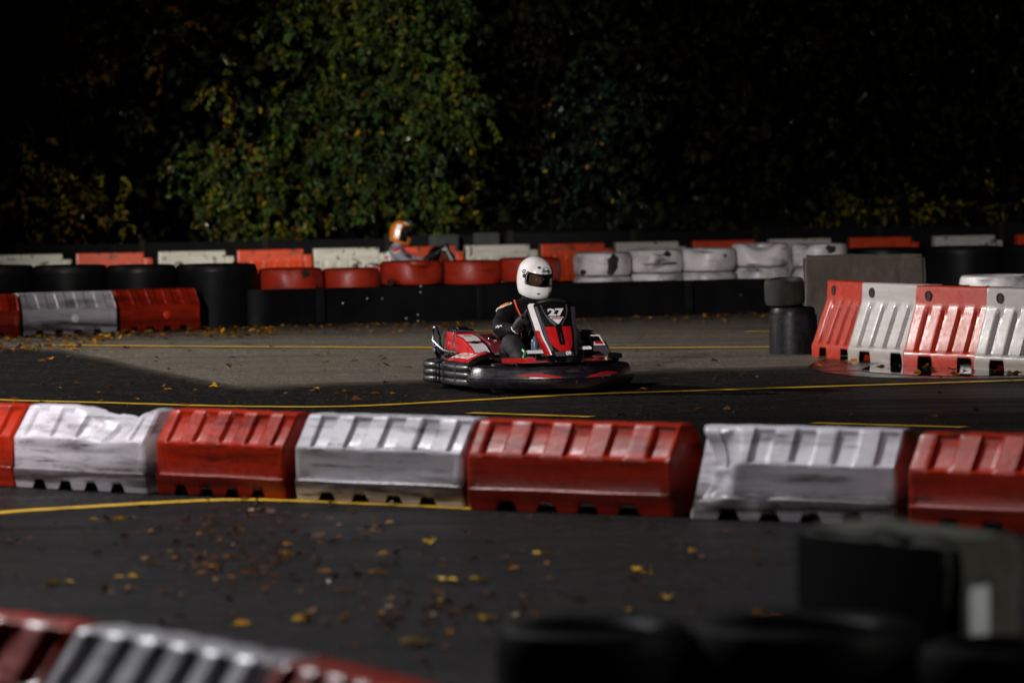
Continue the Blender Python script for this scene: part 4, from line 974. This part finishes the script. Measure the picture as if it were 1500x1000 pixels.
    for i in range(15):
        t=i/14; cx=.12-.50*t-.10*max(0,t-.6); cz=.10+.02*(1-t)+.55*max(0,(t-.5))**1.25*1.35; hw=.175+.035*math.sin(PI*t); dep=.05+.13*math.sin(PI*min(1,t*1.15))
        rows.append([V((cx+.06*abs(s)**3*(1 if t>.5 else 0),s*hw,cz+dep*abs(s)**2.6)) for s in [-1+j/6 for j in range(13)]])
    bk=[[p+V((-.012,0,-.012)) for p in r] for r in rows]
    mb=MB(); mb.rings([r+b[::-1] for r,b in zip(rows,bk)]); mb.build('seat',M['seat'],root,50)
    # pedals
    for s,y0,y1,x,z in ((-1,-.30,-.105,.62,.345),(1,.16,.31,.60,.365)):
        p=bpy.data.objects.new('pedal',None); link(p,root)
        mb=MB(); mb.box((x-.012,y0,z-.008),(x+.012,y1,z+.010))
        k=int((y1-y0)/.012)
        for i in range(k): mb.box((x-.014,y0+.012*i+.002,z+.010),(x+.014,y0+.012*i+.008,z+.018))
        mb.build('foot_bar',M['kwhite'],p)
        mb=MB(); mb.tube([(x,(y0+y1)/2,z-.01),(x+.05,(y0+y1)/2,.09)],.009,6); mb.build('pedal_arm',M['steel'],p)
        if s<0:
            for yy in (y0-.012,y1+.005):
                mb=MB(); mb.tube(catmull([(x-.02,yy,z+.025),(x+.03,yy,z),(x-.01,yy,z-.035)],4),.012,8); mb.build('clip',M['green'],p)
    mb=MB(); mb.lathe([(0,0),(.028,0),(.032,.01),(.032,.09),(.024,.11),(.014,.115),(.014,.135),(0,.135)],18,Matrix.Translation((.50,-.165,.34))); mb.build('fluid_bottle',M['bottle'],root)
    mb=MB(); mb.tube(catmull([(.50,-.165,.47),(.48,-.14,.52),(.44,-.17,.535),(.42,-.19,.48)],5),.007,6); mb.build('hose',M['steel'],root)
    # engine on the right-hand side
    eg=bpy.data.objects.new('engine',None); link(eg,root)
    mb=MB(); mb.box((-.58,-.50,.10),(-.20,-.26,.33)); mb.build('engine_block',M['kblack'],eg,bevel=.02)
    mb=MB(); mb.prism([(-.68,-.545,.33),(-.40,-.545,.33),(-.43,-.545,.48),(-.66,-.545,.49)],(0,.19,0)); mb.build('air_box',M['kred'],eg,bevel=.014)
    mb=MB(); mb.box((-.652,-.535,.484),(-.432,-.365,.510)); mb.box((-.61,-.50,.510),(-.47,-.40,.530)); mb.build('air_box_cap',M['kblack'],eg,bevel=.01)
    for x in (-.685,-.405):
        mb=MB(); mb.tube(catmull([(x,-.552,.33),(x+(.022 if x<-.5 else -.02),-.552,.485),(x+(.022 if x<-.5 else -.02),-.36,.487)],4),.008,6); mb.build('edge_trim',M['kgrey'],eg)
    top=[(-.40,.455),(-.22,.435),(-.02,.37),(.08,.315)]
    mb=MB(); A_=[]; 
    for (x,z) in top:
        A_.append([V((x,-.555,.275)),V((x,-.555,z)),V((x,-.40,z+.006)),V((x,-.40,.275))])
    mb.rings(A_); cv=mb.build('engine_cover',M['kred'],eg,bevel=.008)
    mb=MB(); mb.rings([[V((x+dx,y,z+.012)) for y in (-.545,-.41)] for (x,z,dx) in ((-.385,.455,0),(-.22,.437,0),(-.14,.408,0))],False,False,False); w1=mb.build('white_panel',M['kwhite'],cv)
    mb=MB(); mb.rings([[V((x,y,z+.011)) for y in (-.545,-.41)] for (x,z) in ((-.10,.391),(-.02,.372),(.075,.320))],False,False,False); mb.build('white_panel',M['kwhite'],cv)
    q=MB(); mt=Matrix.Translation((-.29,-.478,.4575))@Matrix.Rotation(.11,4,'Y')
    q.lathe([(.020,.001),(.034,.001)],20,mt,a0=.5,a1=5.4); q.lathe([(0,.0012),(.012,.0012)],12,mt); q.build('emblem',M['redink'],w1)
    mb=MB(); mb.lathe([(0,.006),(.030,.006),(.038,0)],16,Matrix.Translation((-.12,-.475,.408))@Matrix.Rotation(.3,4,'Y')); mb.build('filler_cap',M['kblack'],cv)
    mb=MB(); mb.prism([(-.36,-.36,.47),(-.06,-.36,.40),(-.02,-.36,.32),(-.34,-.36,.34)],(0,.14,0)); tk=mb.build('inner_cover',M['kdarkred'],eg,bevel=.01)
    mb=MB(); mb.lathe([(0,.008),(.032,.008),(.036,0)],16,Matrix.Translation((-.20,-.29,.434))@Matrix.Rotation(.23,4,'Y')); mb.lathe([(0,.010),(.012,.010)],12,Matrix.Translation((-.20,-.29,.434))@Matrix.Rotation(.23,4,'Y'),mi=0); mb.build('switch',M['kblack'],tk)
    q=MB(); [q.box((-.128+.016*n_,-.30,.4215-.0037*n_),(-.120+.016*n_,-.28,.4235-.0037*n_)) for n_ in range(2)]; q.build('marking',M['kwhite'],tk)
    # roll bar tubes at the rear
    for s in (-1,1):
        mb=MB(); mb.tube(catmull([(-.80,.60*s,.30),(-.84,.60*s,.42),(-.83,.60*s,.50),(-.78,.59*s,.51),(-.75,.57*s,.43),(-.70,.58*s,.36),(-.46,.585*s,.285)],6),.014,8)
        mb.tube(catmull([(-.84,.60*s,.41),(-.60,.585*s,.33),(-.30,.575*s,.315)],5),.013,8); mb.build('guard_bar',M['steel'],root)
    for s in (-1,1):
        mb=MB(); mb.tube(catmull([(-.90,.50*s,.20),(-.86,.56*s,.31),(-.74,.60*s,.345),(-.60,.60*s,.30)],6),.022,8); mb.build('wheel_guard',M['kblack'],root)
    # left-hand fairing
    mb=MB(); A_=[]
    for (x,z) in ((-.45,.34),(-.30,.44),(.05,.485),(.22,.46),(.36,.34),(.40,.28)):
        A_.append([V((x,.40,.24)),V((x,.40,z)),V((x-.01,.52,z)),V((x-.03,.62,z-.07)),V((x-.05,.655,.25))])
    mb.rings(A_); lf=mb.build('tank_fairing',M['kblack'],root,bevel=.015)
    def lp(u,v): # front slope
        a=V((.235,.41+.12*u,.462)); b=V((.405,.41+.17*u,.285)); return a.lerp(b,v)+V((.012,0,.010))
    def quad(name,u0,u1,v0,v1,mat,off=0):
        q=MB(); q.rings([[lp(u0+(u1-u0)*i/4,v0+(v1-v0)*j/4)+V((off,0,off)) for i in range(5)] for j in range(5)],False,False,False); return q.build(name,mat,lf,60)
    quad('white_panel',0.05,.95,.06,.55,M['kwhite']); quad('grey_panel',.05,.98,.56,.97,M['kgrey']); quad('dark_patch',.2,.8,.14,.38,M['kblack'],.003); quad('red_panel',.35,.85,.38,.5,M['kred'],.003)
    mb=MB(); mb.rings([[V((x,y,z+.016)) for y in (.42,.52)] for (x,z) in ((-.28,.445),(.03,.482),(.2,.468))],False,False,False); mb.build('red_panel',M['kred'],lf)
    mb=MB(); mb.box((.42,.46,.27),(.60,.60,.315)); mb.build('lamp_pod',M['kblack'],root,bevel=.015)
    return root

# ------------------------------------------------------------------ driver
M['suit']=simple('black racing suit cloth',(.0045,.004,.005),.8,var=.5,scale=12,bmp=.5,spec=.12)
M['trouser']=simple('charcoal racing suit cloth',(.019,.016,.019),.8,var=.4,scale=10,bmp=.5,spec=.2)
M['skin']=simple('skin',(.42,.22,.15),.5,var=.12,scale=20,bmp=.05)
M['shoe']=simple('dark racing shoe',(.03,.028,.03),.6,bmp=.2)
M['glove']=simple('black racing glove',(.008,.008,.008),.65,bmp=.2,spec=.3)
M['suitgrey']=simple('grey racing suit cloth',(.20,.20,.25),.75,var=.3,scale=12,bmp=.35)
M['shell_white']=gloss('white helmet shell',(.80,.775,.78),.22,.8,.0)
M['shell_orange']=gloss('orange helmet shell',(.62,.16,.012),.25,.8,.0)
M['lining']=simple('black lining',(.008,.008,.008),.9,bmp=0)
M['orange']=simple('orange cloth patch',(.75,.22,.015),.6,bmp=.1)
M['whitecloth']=simple('white cloth patch',(.75,.74,.74),.6,bmp=.1)
M['redcord']=simple('red orange piping',(.75,.07,.02),.5,bmp=0)
M['pinkred']=simple('red collar cloth',(.50,.03,.05),.6,bmp=.1)
M['eyewhite']=simple('eye',(.7,.68,.65),.2,bmp=0); M['iris']=simple('iris',(.02,.012,.008),.2,bmp=0)
gm,gnt,gb=new_mat('smoked visor'); tb=gnt.nodes.new('ShaderNodeBsdfTransparent'); tb.inputs[0].default_value=(.42,.41,.40,1); gb.inputs['Base Color'].default_value=(.01,.01,.012,1); gb.inputs['Roughness'].default_value=.06
mx=gnt.nodes.new('ShaderNodeMixShader'); mx.inputs[0].default_value=.16; gnt.links.new(tb.outputs[0],mx.inputs[1]); gnt.links.new(gb.outputs[0],mx.inputs[2]); gnt.links.new(mx.outputs[0],gnt.nodes['Material Output'].inputs['Surface']); M['visor']=gm
HZ=[(.146,.0,.0,.0),(.140,.045,.045,.038),(.125,.082,.082,.070),(.100,.116,.114,.097),(.075,.134,.132,.113),(.052,.144,.142,.121),(.030,.150,.147,.125),(.008,.154,.148,.127),(-.014,.157,.147,.128),(-.034,.160,.144,.128),(-.055,.164,.139,.127),(-.078,.168,.131,.124),(-.100,.168,.122,.119),(-.120,.160,.112,.112),(-.138,.140,.100,.102)]
def hpt(al,fz,off=0.0):
    """surface of the helmet: azimuth, fractional row"""
    i=min(int(fz),len(HZ)-2); f=fz-i; a=[HZ[i][k]+(HZ[i+1][k]-HZ[i][k])*f for k in range(4)]
    c,s=math.cos(al),math.sin(al); c2=math.copysign(abs(c)**.92,c); s2=math.copysign(abs(s)**.92,s)
    p=V(((a[1] if c>0 else a[2])*c2, a[3]*s2, a[0]))
    nn=V((p.x,p.y,a[0]*.9)).normalized(); return p+nn*off
def make_helmet(parent):
    h=bpy.data.objects.new('helmet',None); link(h,parent)
    NA=72; rows=len(HZ); VA=math.radians(70); r0,r1=5,9
    vs=[];fs=[]
    fine=2; R_=(rows-1)*fine+1
    for i in range(R_):
        for j in range(NA): vs.append(hpt(-PI+2*PI*j/NA,i/fine))
    for i in range(R_-1):
        for j in range(NA):
            al=-PI+2*PI*(j+.5)/NA; fr=(i+.5)/fine
            lim=VA*(1-.10*abs((fr-7)/2)**3)
            if r0<fr<r1 and abs(al)<lim: continue
            k=(j+1)%NA; fs.append((i*NA+j,i*NA+k,(i+1)*NA+k,(i+1)*NA+j))
    me=bpy.data.meshes.new('helmet_shell'); me.from_pydata(vs,[],fs); me.update()
    bm=bmesh.new(); bm.from_mesh(me); bmesh.ops.remove_doubles(bm,verts=bm.verts,dist=1e-5); bmesh.ops.recalc_face_normals(bm,faces=bm.faces)
    ret=bmesh.ops.solidify(bm,geom=bm.faces[:],thickness=.008); bmesh.ops.recalc_face_normals(bm,faces=bm.faces); bm.to_mesh(me); bm.free()
    mobj('shell',me,M['shell_white'],h,50)
    # lining: open at the face
    mb=MB(); vv=[];ff=[]
    for i in range(rows):
        for j in range(NA):
            p=hpt(-PI+2*PI*j/NA,i,-.014); vv.append(p)
    for i in range(rows-1):
        for j in range(NA):
            al=-PI+2*PI*(j+.5)/NA
            if r0-1<=i<r1+1 and abs(al)<VA*1.05: continue
            ff.append((i*NA+j,i*NA+(j+1)%NA,(i+1)*NA+(j+1)%NA,(i+1)*NA+j))
    mb.add(vv,ff); mb.build('lining',M['lining'],h)
    def patch(name,a0,a1,f0,f1,mat,off,par=h,n=24,m=8,shape=None):
        q=MB(); q.rings([[hpt(a0+(a1-a0)*j/n,f0+(f1-f0)*i/m,off) for j in range(n+1)] for i in range(m+1)],False,False,False); return q.build(name,mat,par,60)
    patch('visor',-VA*.97,VA*.97,r0-.05,r1+.05,M['visor'],.0015)
    q=MB()
    lp=[hpt(-VA+2*VA*j/30,r0-.05,.002) for j in range(31)]+[hpt(VA*1.02,r0+(r1-r0)*j/6,.002) for j in range(1,6)]+[hpt(VA-2*VA*j/30,r1+.05,.002) for j in range(31)]+[hpt(-VA*1.02,r1-(r1-r0)*j/6,.002) for j in range(1,6)]
    q.tube(lp,.0035,6,closed=True); q.build('visor_gasket',M['lining'],h)
    def disc(name,al,fz,r,mat,off=.004,sx=1.0,inner=0):
        p=hpt(al,fz,off); nn=(hpt(al,fz,.02)-hpt(al,fz,0)).normalized(); q=MB(); mt=Matrix.Translation(p)@nn.to_track_quat('Z','Y').to_matrix().to_4x4()@Matrix.Diagonal((sx,1,1,1))
        if inner: q.lathe([(inner,.001),(r,.001),(r,-.002)],24,mt)
        else: q.lathe([(0,.002),(r*.8,.002),(r,-.001)],20,mt)
        return q.build(name,mat,h)
    for s in (-1,1):
        disc('visor_pivot',math.radians(84)*s,5.2,.017,M['visorlogo'],.003,1,.009); disc('visor_pivot',math.radians(78)*s,6.6,.016,M['visorlogo'])
        disc('vent',math.radians(22)*s*1,11.4,.006,M['holedark'],.0025,2.6)
    disc('vent',-.45,3.1,.010,M['kgrey'],.002,1.6)
    q=MB(); q.tube([hpt(.27*math.cos(a),3.95+.95*math.sin(a),.003) for a in [2*PI*j/32 for j in range(32)]],.0018,5,closed=True); q.build('logo_ring',M['visorlogo'],h)
    tm=text_mesh('Arai',.036,.0012,1.15,.2)
    for v in tm.vertices: v.co=hpt(v.co.x/.150,3.95-v.co.y/.0235,.0035)
    mobj('logo_lettering',tm,M['visorlogo'],h)
    return h,patch,disc

def skin_body(verts,edges,radii,sub=3):
    me=bpy.data.meshes.new('sk'); me.from_pydata(verts,edges,[]); me.update(); o=bpy.data.objects.new('sk',me); COL.objects.link(o)
    bpy.context.view_layer.objects.active=o
    md=o.modifiers.new('s','SKIN'); md.branch_smoothing=.6; md.use_smooth_shade=True
    if not me.skin_vertices: 
        me.skin_vertices.new() if hasattr(me.skin_vertices,'new') else None
    for i,r in enumerate(radii):
        sv=me.skin_vertices[0].data[i]; sv.radius=r if isinstance(r,tuple) else (r,r); sv.use_root=(i==0)
    s2=o.modifiers.new('u','SUBSURF'); s2.levels=sub; s2.render_levels=sub
    dg=bpy.context.evaluated_depsgraph_get(); dg.update(); out=bpy.data.meshes.new_from_object(o.evaluated_get(dg)); bpy.data.objects.remove(o); bpy.data.meshes.remove(me); return out
HEAD=V((-.165,.105,.965)); HYAW=math.radians(13); HPIT=math.radians(17)
def make_driver(name):
    J=dict(pel=(-.30,.01,.25),sp=(-.31,.02,.40),ch=(-.275,.035,.55),uc=(-.245,.05,.665),nk=(-.215,.085,.76),hd=(-.185,.105,.85),
      rs=(-.235,-.135,.685),re=(-.06,-.275,.515),rw=(.175,-.215,.515),rh=(.225,-.195,.535), ls=(-.205,.235,.695),le=(.0,.365,.53),lw=(.19,.235,.535),lh=(.24,.205,.56),
      rhp=(-.22,-.10,.235),rk=(.20,-.265,.425),ra=(.50,-.235,.215),rt=(.60,-.225,.285), lhp=(-.22,.13,.235),lk=(.20,.285,.425),la=(.50,.235,.215),lt=(.60,.235,.29))
    Rd=dict(pel=(.145,.165),sp=(.135,.155),ch=(.14,.18),uc=(.12,.155),nk=.08,hd=.07,rs=.092,re=.072,rw=.048,rh=.036,ls=.092,le=.072,lw=.048,lh=.036,rhp=.115,rk=.090,ra=.060,rt=.040,lhp=.115,lk=.090,la=.060,lt=.040)
    names=list(J); E=[('pel','sp'),('sp','ch'),('ch','uc'),('uc','nk'),('nk','hd'),('uc','rs'),('rs','re'),('re','rw'),('rw','rh'),('uc','ls'),('ls','le'),('le','lw'),('lw','lh'),('pel','rhp'),('rhp','rk'),('rk','ra'),('ra','rt'),('pel','lhp'),('lhp','lk'),('lk','la'),('la','lt')]
    me=skin_body([J[n] for n in names],[(names.index(a),names.index(b)) for a,b in E],[Rd[n] for n in names])
    # cloth folds
    segs=[(V(J[a]),V(J[b]),a,b) for a,b in E]
    def nearest(p):
        best=None
        for a,b,na,nb in segs:
            t=max(0,min(1,(p-a).dot(b-a)/(b-a).length_squared)); dd=(p-(a+(b-a)*t)).length-(.05 if na in('sp','ch','pel') else 0)
            if best is None or dd<best[0]: best=(dd,na,nb,t)
        return best
    for v in me.vertices:
        nn=v.normal; v.co+=nn*(.008*mnoise.noise(v.co*11)+.011*mnoise.noise(V((v.co.x*6,v.co.y*6,v.co.z*26)))+.005*(1-abs(mnoise.noise(V((v.co.x*9+3,v.co.y*16,v.co.z*34)))*2)))
    slots=[M['suit'],M['trouser'],M['skin'],M['shoe'],M['glove']]
    mi=[]
    for p in me.polygons:
        d_,a,b,t=nearest(p.center); k=0
        if (a,b) in (('rhp','rk'),('lhp','lk'),('rk','ra'),('lk','la'),('pel','rhp'),('pel','lhp')): k=1
        if (a,b) in (('ra','rt'),('la','lt')) or ((a,b) in (('rk','ra'),('lk','la')) and t>.9): k=3
        if (a,b) in (('rw','rh'),('lw','lh')): k=4
        if (a,b)==('nk','hd') and t>.5: k=2
        mi.append(k)
    # head with features joined to the same mesh
    Rh=Matrix.Translation(HEAD)@Matrix.Rotation(HYAW,4,'Z')@Matrix.Rotation(HPIT,4,'Y')
    hv=[];hf=[];NR,NC=22,32
    for i in range(NR+1):
        ph=-PI/2+PI*i/NR
        for j in range(NC):
            al=2*PI*j/NC; c=math.cos(ph); x,y,z=c*math.cos(al),c*math.sin(al),math.sin(ph)
            p=V((x*(.098 if x>0 else .10),y*.076,z*.118-.012))
            if z<0: p.y*=1-.25*z*z; p.x*=1-.12*z*z
            if x>0:
                fz=p.z
                nose=math.exp(-(p.y/.014)**2)*math.exp(-((fz+.022)/.024)**2)*.026; p.x+=nose
                eye=sum(math.exp(-((p.y-e)/.016)**2) for e in(-.032,.032))*math.exp(-((fz-.006)/.013)**2)*.012; p.x-=eye
                brow=math.exp(-((fz-.026)/.009)**2)*.005*math.exp(-(p.y/.05)**4); p.x+=brow
                lip=math.exp(-(p.y/.024)**2)*(math.exp(-((fz+.058)/.006)**2)+math.exp(-((fz+.070)/.006)**2))*.006; p.x+=lip
                chin=math.exp(-(p.y/.03)**2)*math.exp(-((fz+.105)/.014)**2)*.010; p.x+=chin
            ear=math.exp(-((abs(p.y)-.073)/.012)**2)*math.exp(-((p.x+.005)/.016)**2)*math.exp(-((p.z-.0)/.026)**2)*.012; p.y+=math.copysign(ear,p.y)
            hv.append(Rh@p)
    for i in range(NR):
        for j in range(NC): hf.append((i*NC+j,i*NC+(j+1)%NC,(i+1)*NC+(j+1)%NC,(i+1)*NC+j))
    bm=bmesh.new(); bm.from_mesh(me); me2=bpy.data.meshes.new('head'); me2.from_pydata(hv,[],hf); nb=len(bm.faces); bm.from_mesh(me2); bm.faces.ensure_lookup_table()
    for f in bm.faces: f.smooth=True
    for i,f in enumerate(bm.faces): f.material_index=mi[i] if i<nb else 2
    bmesh.ops.remove_doubles(bm,verts=bm.verts,dist=1e-5); bm.to_mesh(me); bm.free(); me.name='person'
    body=mobj(name,me,slots)
    for e in (-.032,.032):
        c=Rh@V((.086,e,-.008)); q=MB(); q.lathe([(0,.0115)]+[(.0115*math.sin(t),.0115*math.cos(t)) for t in (.4,.8,1.2,1.6,2.0)],14,Matrix.Translation(c-Rh.to_3x3()@V((.004,0,-.001)))@Rh.to_3x3().to_4x4()@Matrix.Rotation(PI/2,4,'Y')); eo=q.build('eye',M['eyewhite'],body)
        q=MB(); q.lathe([(0,.0122),(.0035,.0118),(.0058,.0106)],12,Matrix.Translation(c-Rh.to_3x3()@V((.0036,0,.002)))@Rh.to_3x3().to_4x4()@Matrix.Rotation(PI/2,4,'Y')); q.build('iris',M['iris'],eo)
    # gloves: palm, four unequal fingers wrapped round the wheel rim, thumb over it
    Cw=V((.385,0.0,.672)); ax=V((-.62,0,.78)).normalized(); e1=V((0,1,0)); e2=ax.cross(e1); Rw=.19
    for s,W,ang in ((-1,V(J['rw']),PI-.62),(1,V(J['lw']),.40)):
        rp=lambda a:Cw+(e1*math.cos(a)+e2*math.sin(a)*.92)*Rw
        g=rp(ang); out=(g-Cw).normalized(); tang=(rp(ang+.01)-rp(ang)).normalized()
        q=MB(); 
        kn=g+ax*.030+out*.010
        q.tube(catmull([W,W.lerp(kn,.5)+ax*.008,kn],5),[.042,.042,.043,.044,.045,.046,.045,.043,.040,.036,.030],12,flat=1.0)
        for f,(o_,ln) in enumerate(((-.033,.9),(-.011,1.0),(.011,.95),(.033,.78))):
            b=kn+tang*o_*1.05; q.tube(catmull([b-out*.006+ax*.004,b+out*.026*ln+ax*.0,b+out*.030*ln-ax*.034,b+out*.004-ax*.056*ln,b-out*.018*ln-ax*.048],4),[.0115]*9+[.011,.0105,.010,.0095,.009,.0085,.008,.007],8)
        tb_=kn-tang*s*.030*(-1)-out*.012
        q.tube(catmull([tb_,tb_-out*.024-ax*.008,tb_-out*.030-ax*.030,tb_-out*.016-ax*.044],4),[.0135]*6+[.012,.011,.011,.010,.0095,.009,.008],8)
        gl=q.build('glove',M['glove'],body,60)
        m_=W.lerp(kn,.35); dirw=(kn-W).normalized()
        q=MB(); q.lathe([(.047,-.005),(.0495,0),(.047,.005)],18,Matrix.Translation(W+dirw*.012)@dirw.to_track_quat('Z','Y').to_matrix().to_4x4()); q.build('cuff_band',M['whitecloth'] if s<0 else M['redcord'],gl)
    # suit trim
    from mathutils.bvhtree import BVHTree
    bv=BVHTree.FromPolygons([v.co.copy() for v in me.vertices],[tuple(p.vertices) for p in me.polygons])
    def conform(name,c,d,rx,ry,mat,off,inner=0.0,up=(1,0,0),par=body):
        d=V(d).normalized(); a1=(V(up)-d*d.dot(V(up))).normalized(); a2=d.cross(a1); rings=[]
        for i in range(7):
            f=inner+(1-inner)*i/6; ring=[]
            for j in range(28):
                t=2*PI*j/28; ct,st=math.cos(t),math.sin(t); ct=math.copysign(abs(ct)**.75,ct); st=math.copysign(abs(st)**.75,st)
                p=V(c)+a1*rx*f*ct+a2*ry*f*st; h=bv.ray_cast(p+d*.4,-d)
                ring.append((h[0]+h[1]*off) if h[0] is not None else p)
            rings.append(ring)
        q=MB(); q.rings(rings,False,False,True); return q.build(name,mat,par,70)
    for c,d,m1 in ((V(J['rs'])+V((.0,-.02,0)),(.55,-.5,1),M['orange']),(V(J['ls'])+V((0,.02,0)),(.55,.1,1),M['redcord'])):
        conform('shoulder_patch',c,d,.050,.060,m1,.0045,.02); conform('patch_border',c,d,.062,.074,M['whitecloth'],.0035,.62)
    q=MB(); q.tube(catmull([(-.14,-.10,.765),(-.095,-.085,.68),(-.075,-.055,.60),(-.095,-.05,.50),(-.12,-.04,.42)],5),.0075,6); q.build('piping',M['redcord'],body)
    q=MB(); q.lathe([(0,.02),(.014,.016),(.020,0),(.014,-.016),(0,-.02)],12,Matrix.Translation((-.068,-.052,.60))); q.build('toggle',M['orange'],body)
    a=V(J['re']).lerp(V(J['rw']),.42)+V((.0,-.052,.022)); xd_=(V(J['rw'])-V(J['re'])).normalized(); nd_=V((0,-.85,.5)); nd_=(nd_-xd_*nd_.dot(xd_)).normalized(); yd_=nd_.cross(xd_); a=a+nd_*.016; q=MB(); q.tube(catmull([a-xd_*.035-yd_*.012,a-xd_*.015+yd_*.012,a+xd_*.0-yd_*.010,a+xd_*.022+yd_*.014,a+xd_*.04+yd_*.004],4),.0042,6); q.build('sleeve_emblem',M['whitecloth'],body)
    for s,kk,aa in ((-1,'rk','ra'),(1,'lk','la')):
        a=V(J[aa]); q=MB(); q.tube(catmull([a+V((.02,-.045,.05)),a+V((.055,-.02,.085)),a+V((.06,.02,.085)),a+V((.02,.045,.05))],4),.006,6); q.tube(catmull([a+V((.05,-.042,.06)),a+V((.085,-.015,.09)),a+V((.085,.02,.09)),a+V((.05,.042,.06))],4),.005,6); q.build('shoe_lace',M['kgrey'],body)
    q=MB(); q.lathe([(.085,-.03),(.080,.0),(.074,.03)],20,Matrix.Translation((-.222,.078,.752))@V((.2,.18,1)).to_track_quat('Z','Y').to_matrix().to_4x4()); q.build('collar',M['suit'],body)
    h,patch,disc=make_helmet(body); h.matrix_local=Rh@Matrix.Diagonal((1.10,1.13,1.18,1))
    return body,h,conform
TH=math.radians(21)
KRZ=-PI/2+TH
nose=gnd(843,580); hd=V((math.sin(TH),-math.cos(TH),0)); kc=nose-hd*1.0
kart=make_kart(); kart.location=(kc.x,kc.y,.012); kart.rotation_euler=(0,0,KRZ)
tag(kart,'red, white and black racing kart number 27 turning on the track','kart','racing karts')
drv,hel,_p=make_driver('person'); drv.location=kart.location; drv.rotation_euler=kart.rotation_euler
tag(drv,'driver in black suit and white full face helmet steering the near kart','person','kart drivers')
# the second kart and driver, far behind the belt wall
k2=copy_tree(kart); p=at_d(603,350,56.0); k2.location=(p.x,56.0,.012); k2.rotation_euler=(0,0,0)
tag(k2,'far kart mostly hidden behind the red tyres of the belt wall','kart')
d2=copy_tree(drv); d2.location=k2.location; d2.rotation_euler=(0,0,0)
tag(d2,'far driver in grey suit and orange helmet seen above the red tyres','person')
def recolour(o,pairs):
    for sl in o.material_slots:
        m=sl.material
        if m in pairs: sl.link='OBJECT'; sl.material=pairs[m]
    for c in o.children: recolour(c,pairs)
recolour(d2,{M['suit']:M['suitgrey'],M['shell_white']:M['shell_orange'],M['orange']:M['pinkred'],M['redcord']:M['pinkred']})
for c in list(d2.children):
    if c.name.split('.')[0]=='helmet':
        for q in list(c.children):
            if q.name.startswith('logo'): bpy.data.objects.remove(q)
        def hp(name,a0,a1,f0,f1,mat,off,sh=0.0):
            q=MB(); q.rings([[hpt(a0+(a1-a0)*j/20+sh*(i/8),f0+(f1-f0)*i/8,off) for j in range(21)] for i in range(9)],False,False,False); q.build(name,mat,c,60)
        hp('white_band',-2.25,-1.75,3.6,11.5,M['shell_white'],.003); hp('black_band',-1.7,-1.0,4.6,12.6,M['kblack'],.003); hp('black_band',-1.75,-.4,3.4,4.6,M['kblack'],.003,.2); hp('white_band',-1.6,-.4,1.4,2.6,M['shell_white'],.003); hp('black_band',-1.0,.9,2.7,3.3,M['kblack'],.004)
        # tail of the crown scoop

_p('back_patch',(-.37,-.085,.60),(-.55,-.83,.15),.095,.085,M['whitecloth'],.008,.02,(0,0,1),d2)
_p('back_print',(-.37,-.085,.60),(-.55,-.83,.15),.03,.05,M['pinkred'],.011,.4,(0,0,1),d2)

# ------------------------------------------------------------------ camera, night sky, floodlights
cd = bpy.data.cameras.new('camera'); cam = bpy.data.objects.new('camera', cd); COL.objects.link(cam)
mat = Matrix((CR, CU, -_f)).transposed().to_4x4(); mat.translation = CAM; cam.matrix_world = mat
cd.sensor_width = 36; cd.sensor_fit = 'HORIZONTAL'; cd.lens = 36*F_PX/1500; cd.clip_start = .1; cd.clip_end = 2000
cd.dof.use_dof = True; cd.dof.focus_distance = 31.6; cd.dof.aperture_fstop = 2.0; cd.dof.aperture_blades = 9
sc.camera = cam
w = bpy.data.worlds.new('World'); sc.world = w; w.use_nodes = True
nt = w.node_tree; bg = nt.nodes['Background']; sky = nt.nodes.new('ShaderNodeTexSky'); sky.sky_type = 'NISHITA'; sky.sun_disc = False
sky.sun_elevation = math.radians(-7); sky.sun_rotation = math.radians(300); nt.links.new(sky.outputs[0], bg.inputs[0]); bg.inputs[1].default_value = 0.06
def flood(name, loc, target, power, cone, blend, col, size=.25):
    l = bpy.data.lights.new(name, 'SPOT'); l.energy = power; l.spot_size = math.radians(cone); l.spot_blend = blend; l.color = col; l.shadow_soft_size = size
    o = bpy.data.objects.new(name, l); COL.objects.link(o); o.location = loc
    o.rotation_euler = (V(target)-V(loc)).to_track_quat('-Z','Y').to_euler(); return o
flood('floodlight', (-25,43,12), (-.5,37,0), 40000, 46, 1.0, (1.0,.95,.90))
flood('floodlight', (-11,8,9), (-2.9,64,2.1), 105000, 12, 1.0, (1.0,.98,.84))
flood('floodlight', (-9,3,7), (0.9,43,.5), 36000, 23, .9, (1.0,.94,.92))
flood('floodlight', (-9,26,16), (-.9,20.3,0), 13000, 52, .9, (1.0,.98,.98))
flood('floodlight', (-17,6,11), (.2,20.5,0), 6000, 32, .9, (1.0,.95,.95))  # unseen fill, added to lift the fronts of the front row
flood('floodlight', (-8,21,9), (-1.9,12.2,.3), 5200, 30, .9, (.95,.97,1.0))  # unseen spot, added to brighten the nearest barriers at bottom left
flood('floodlight', (8,9,5), (1.9,11.5,.4), 700, 40, .8, (1.0,.98,.92))
sc.view_settings.view_transform = 'Standard'; sc.view_settings.look = 'None'; sc.view_settings.exposure = 0
sc.cycles.use_denoising = True
sc.cycles.max_bounces = 6
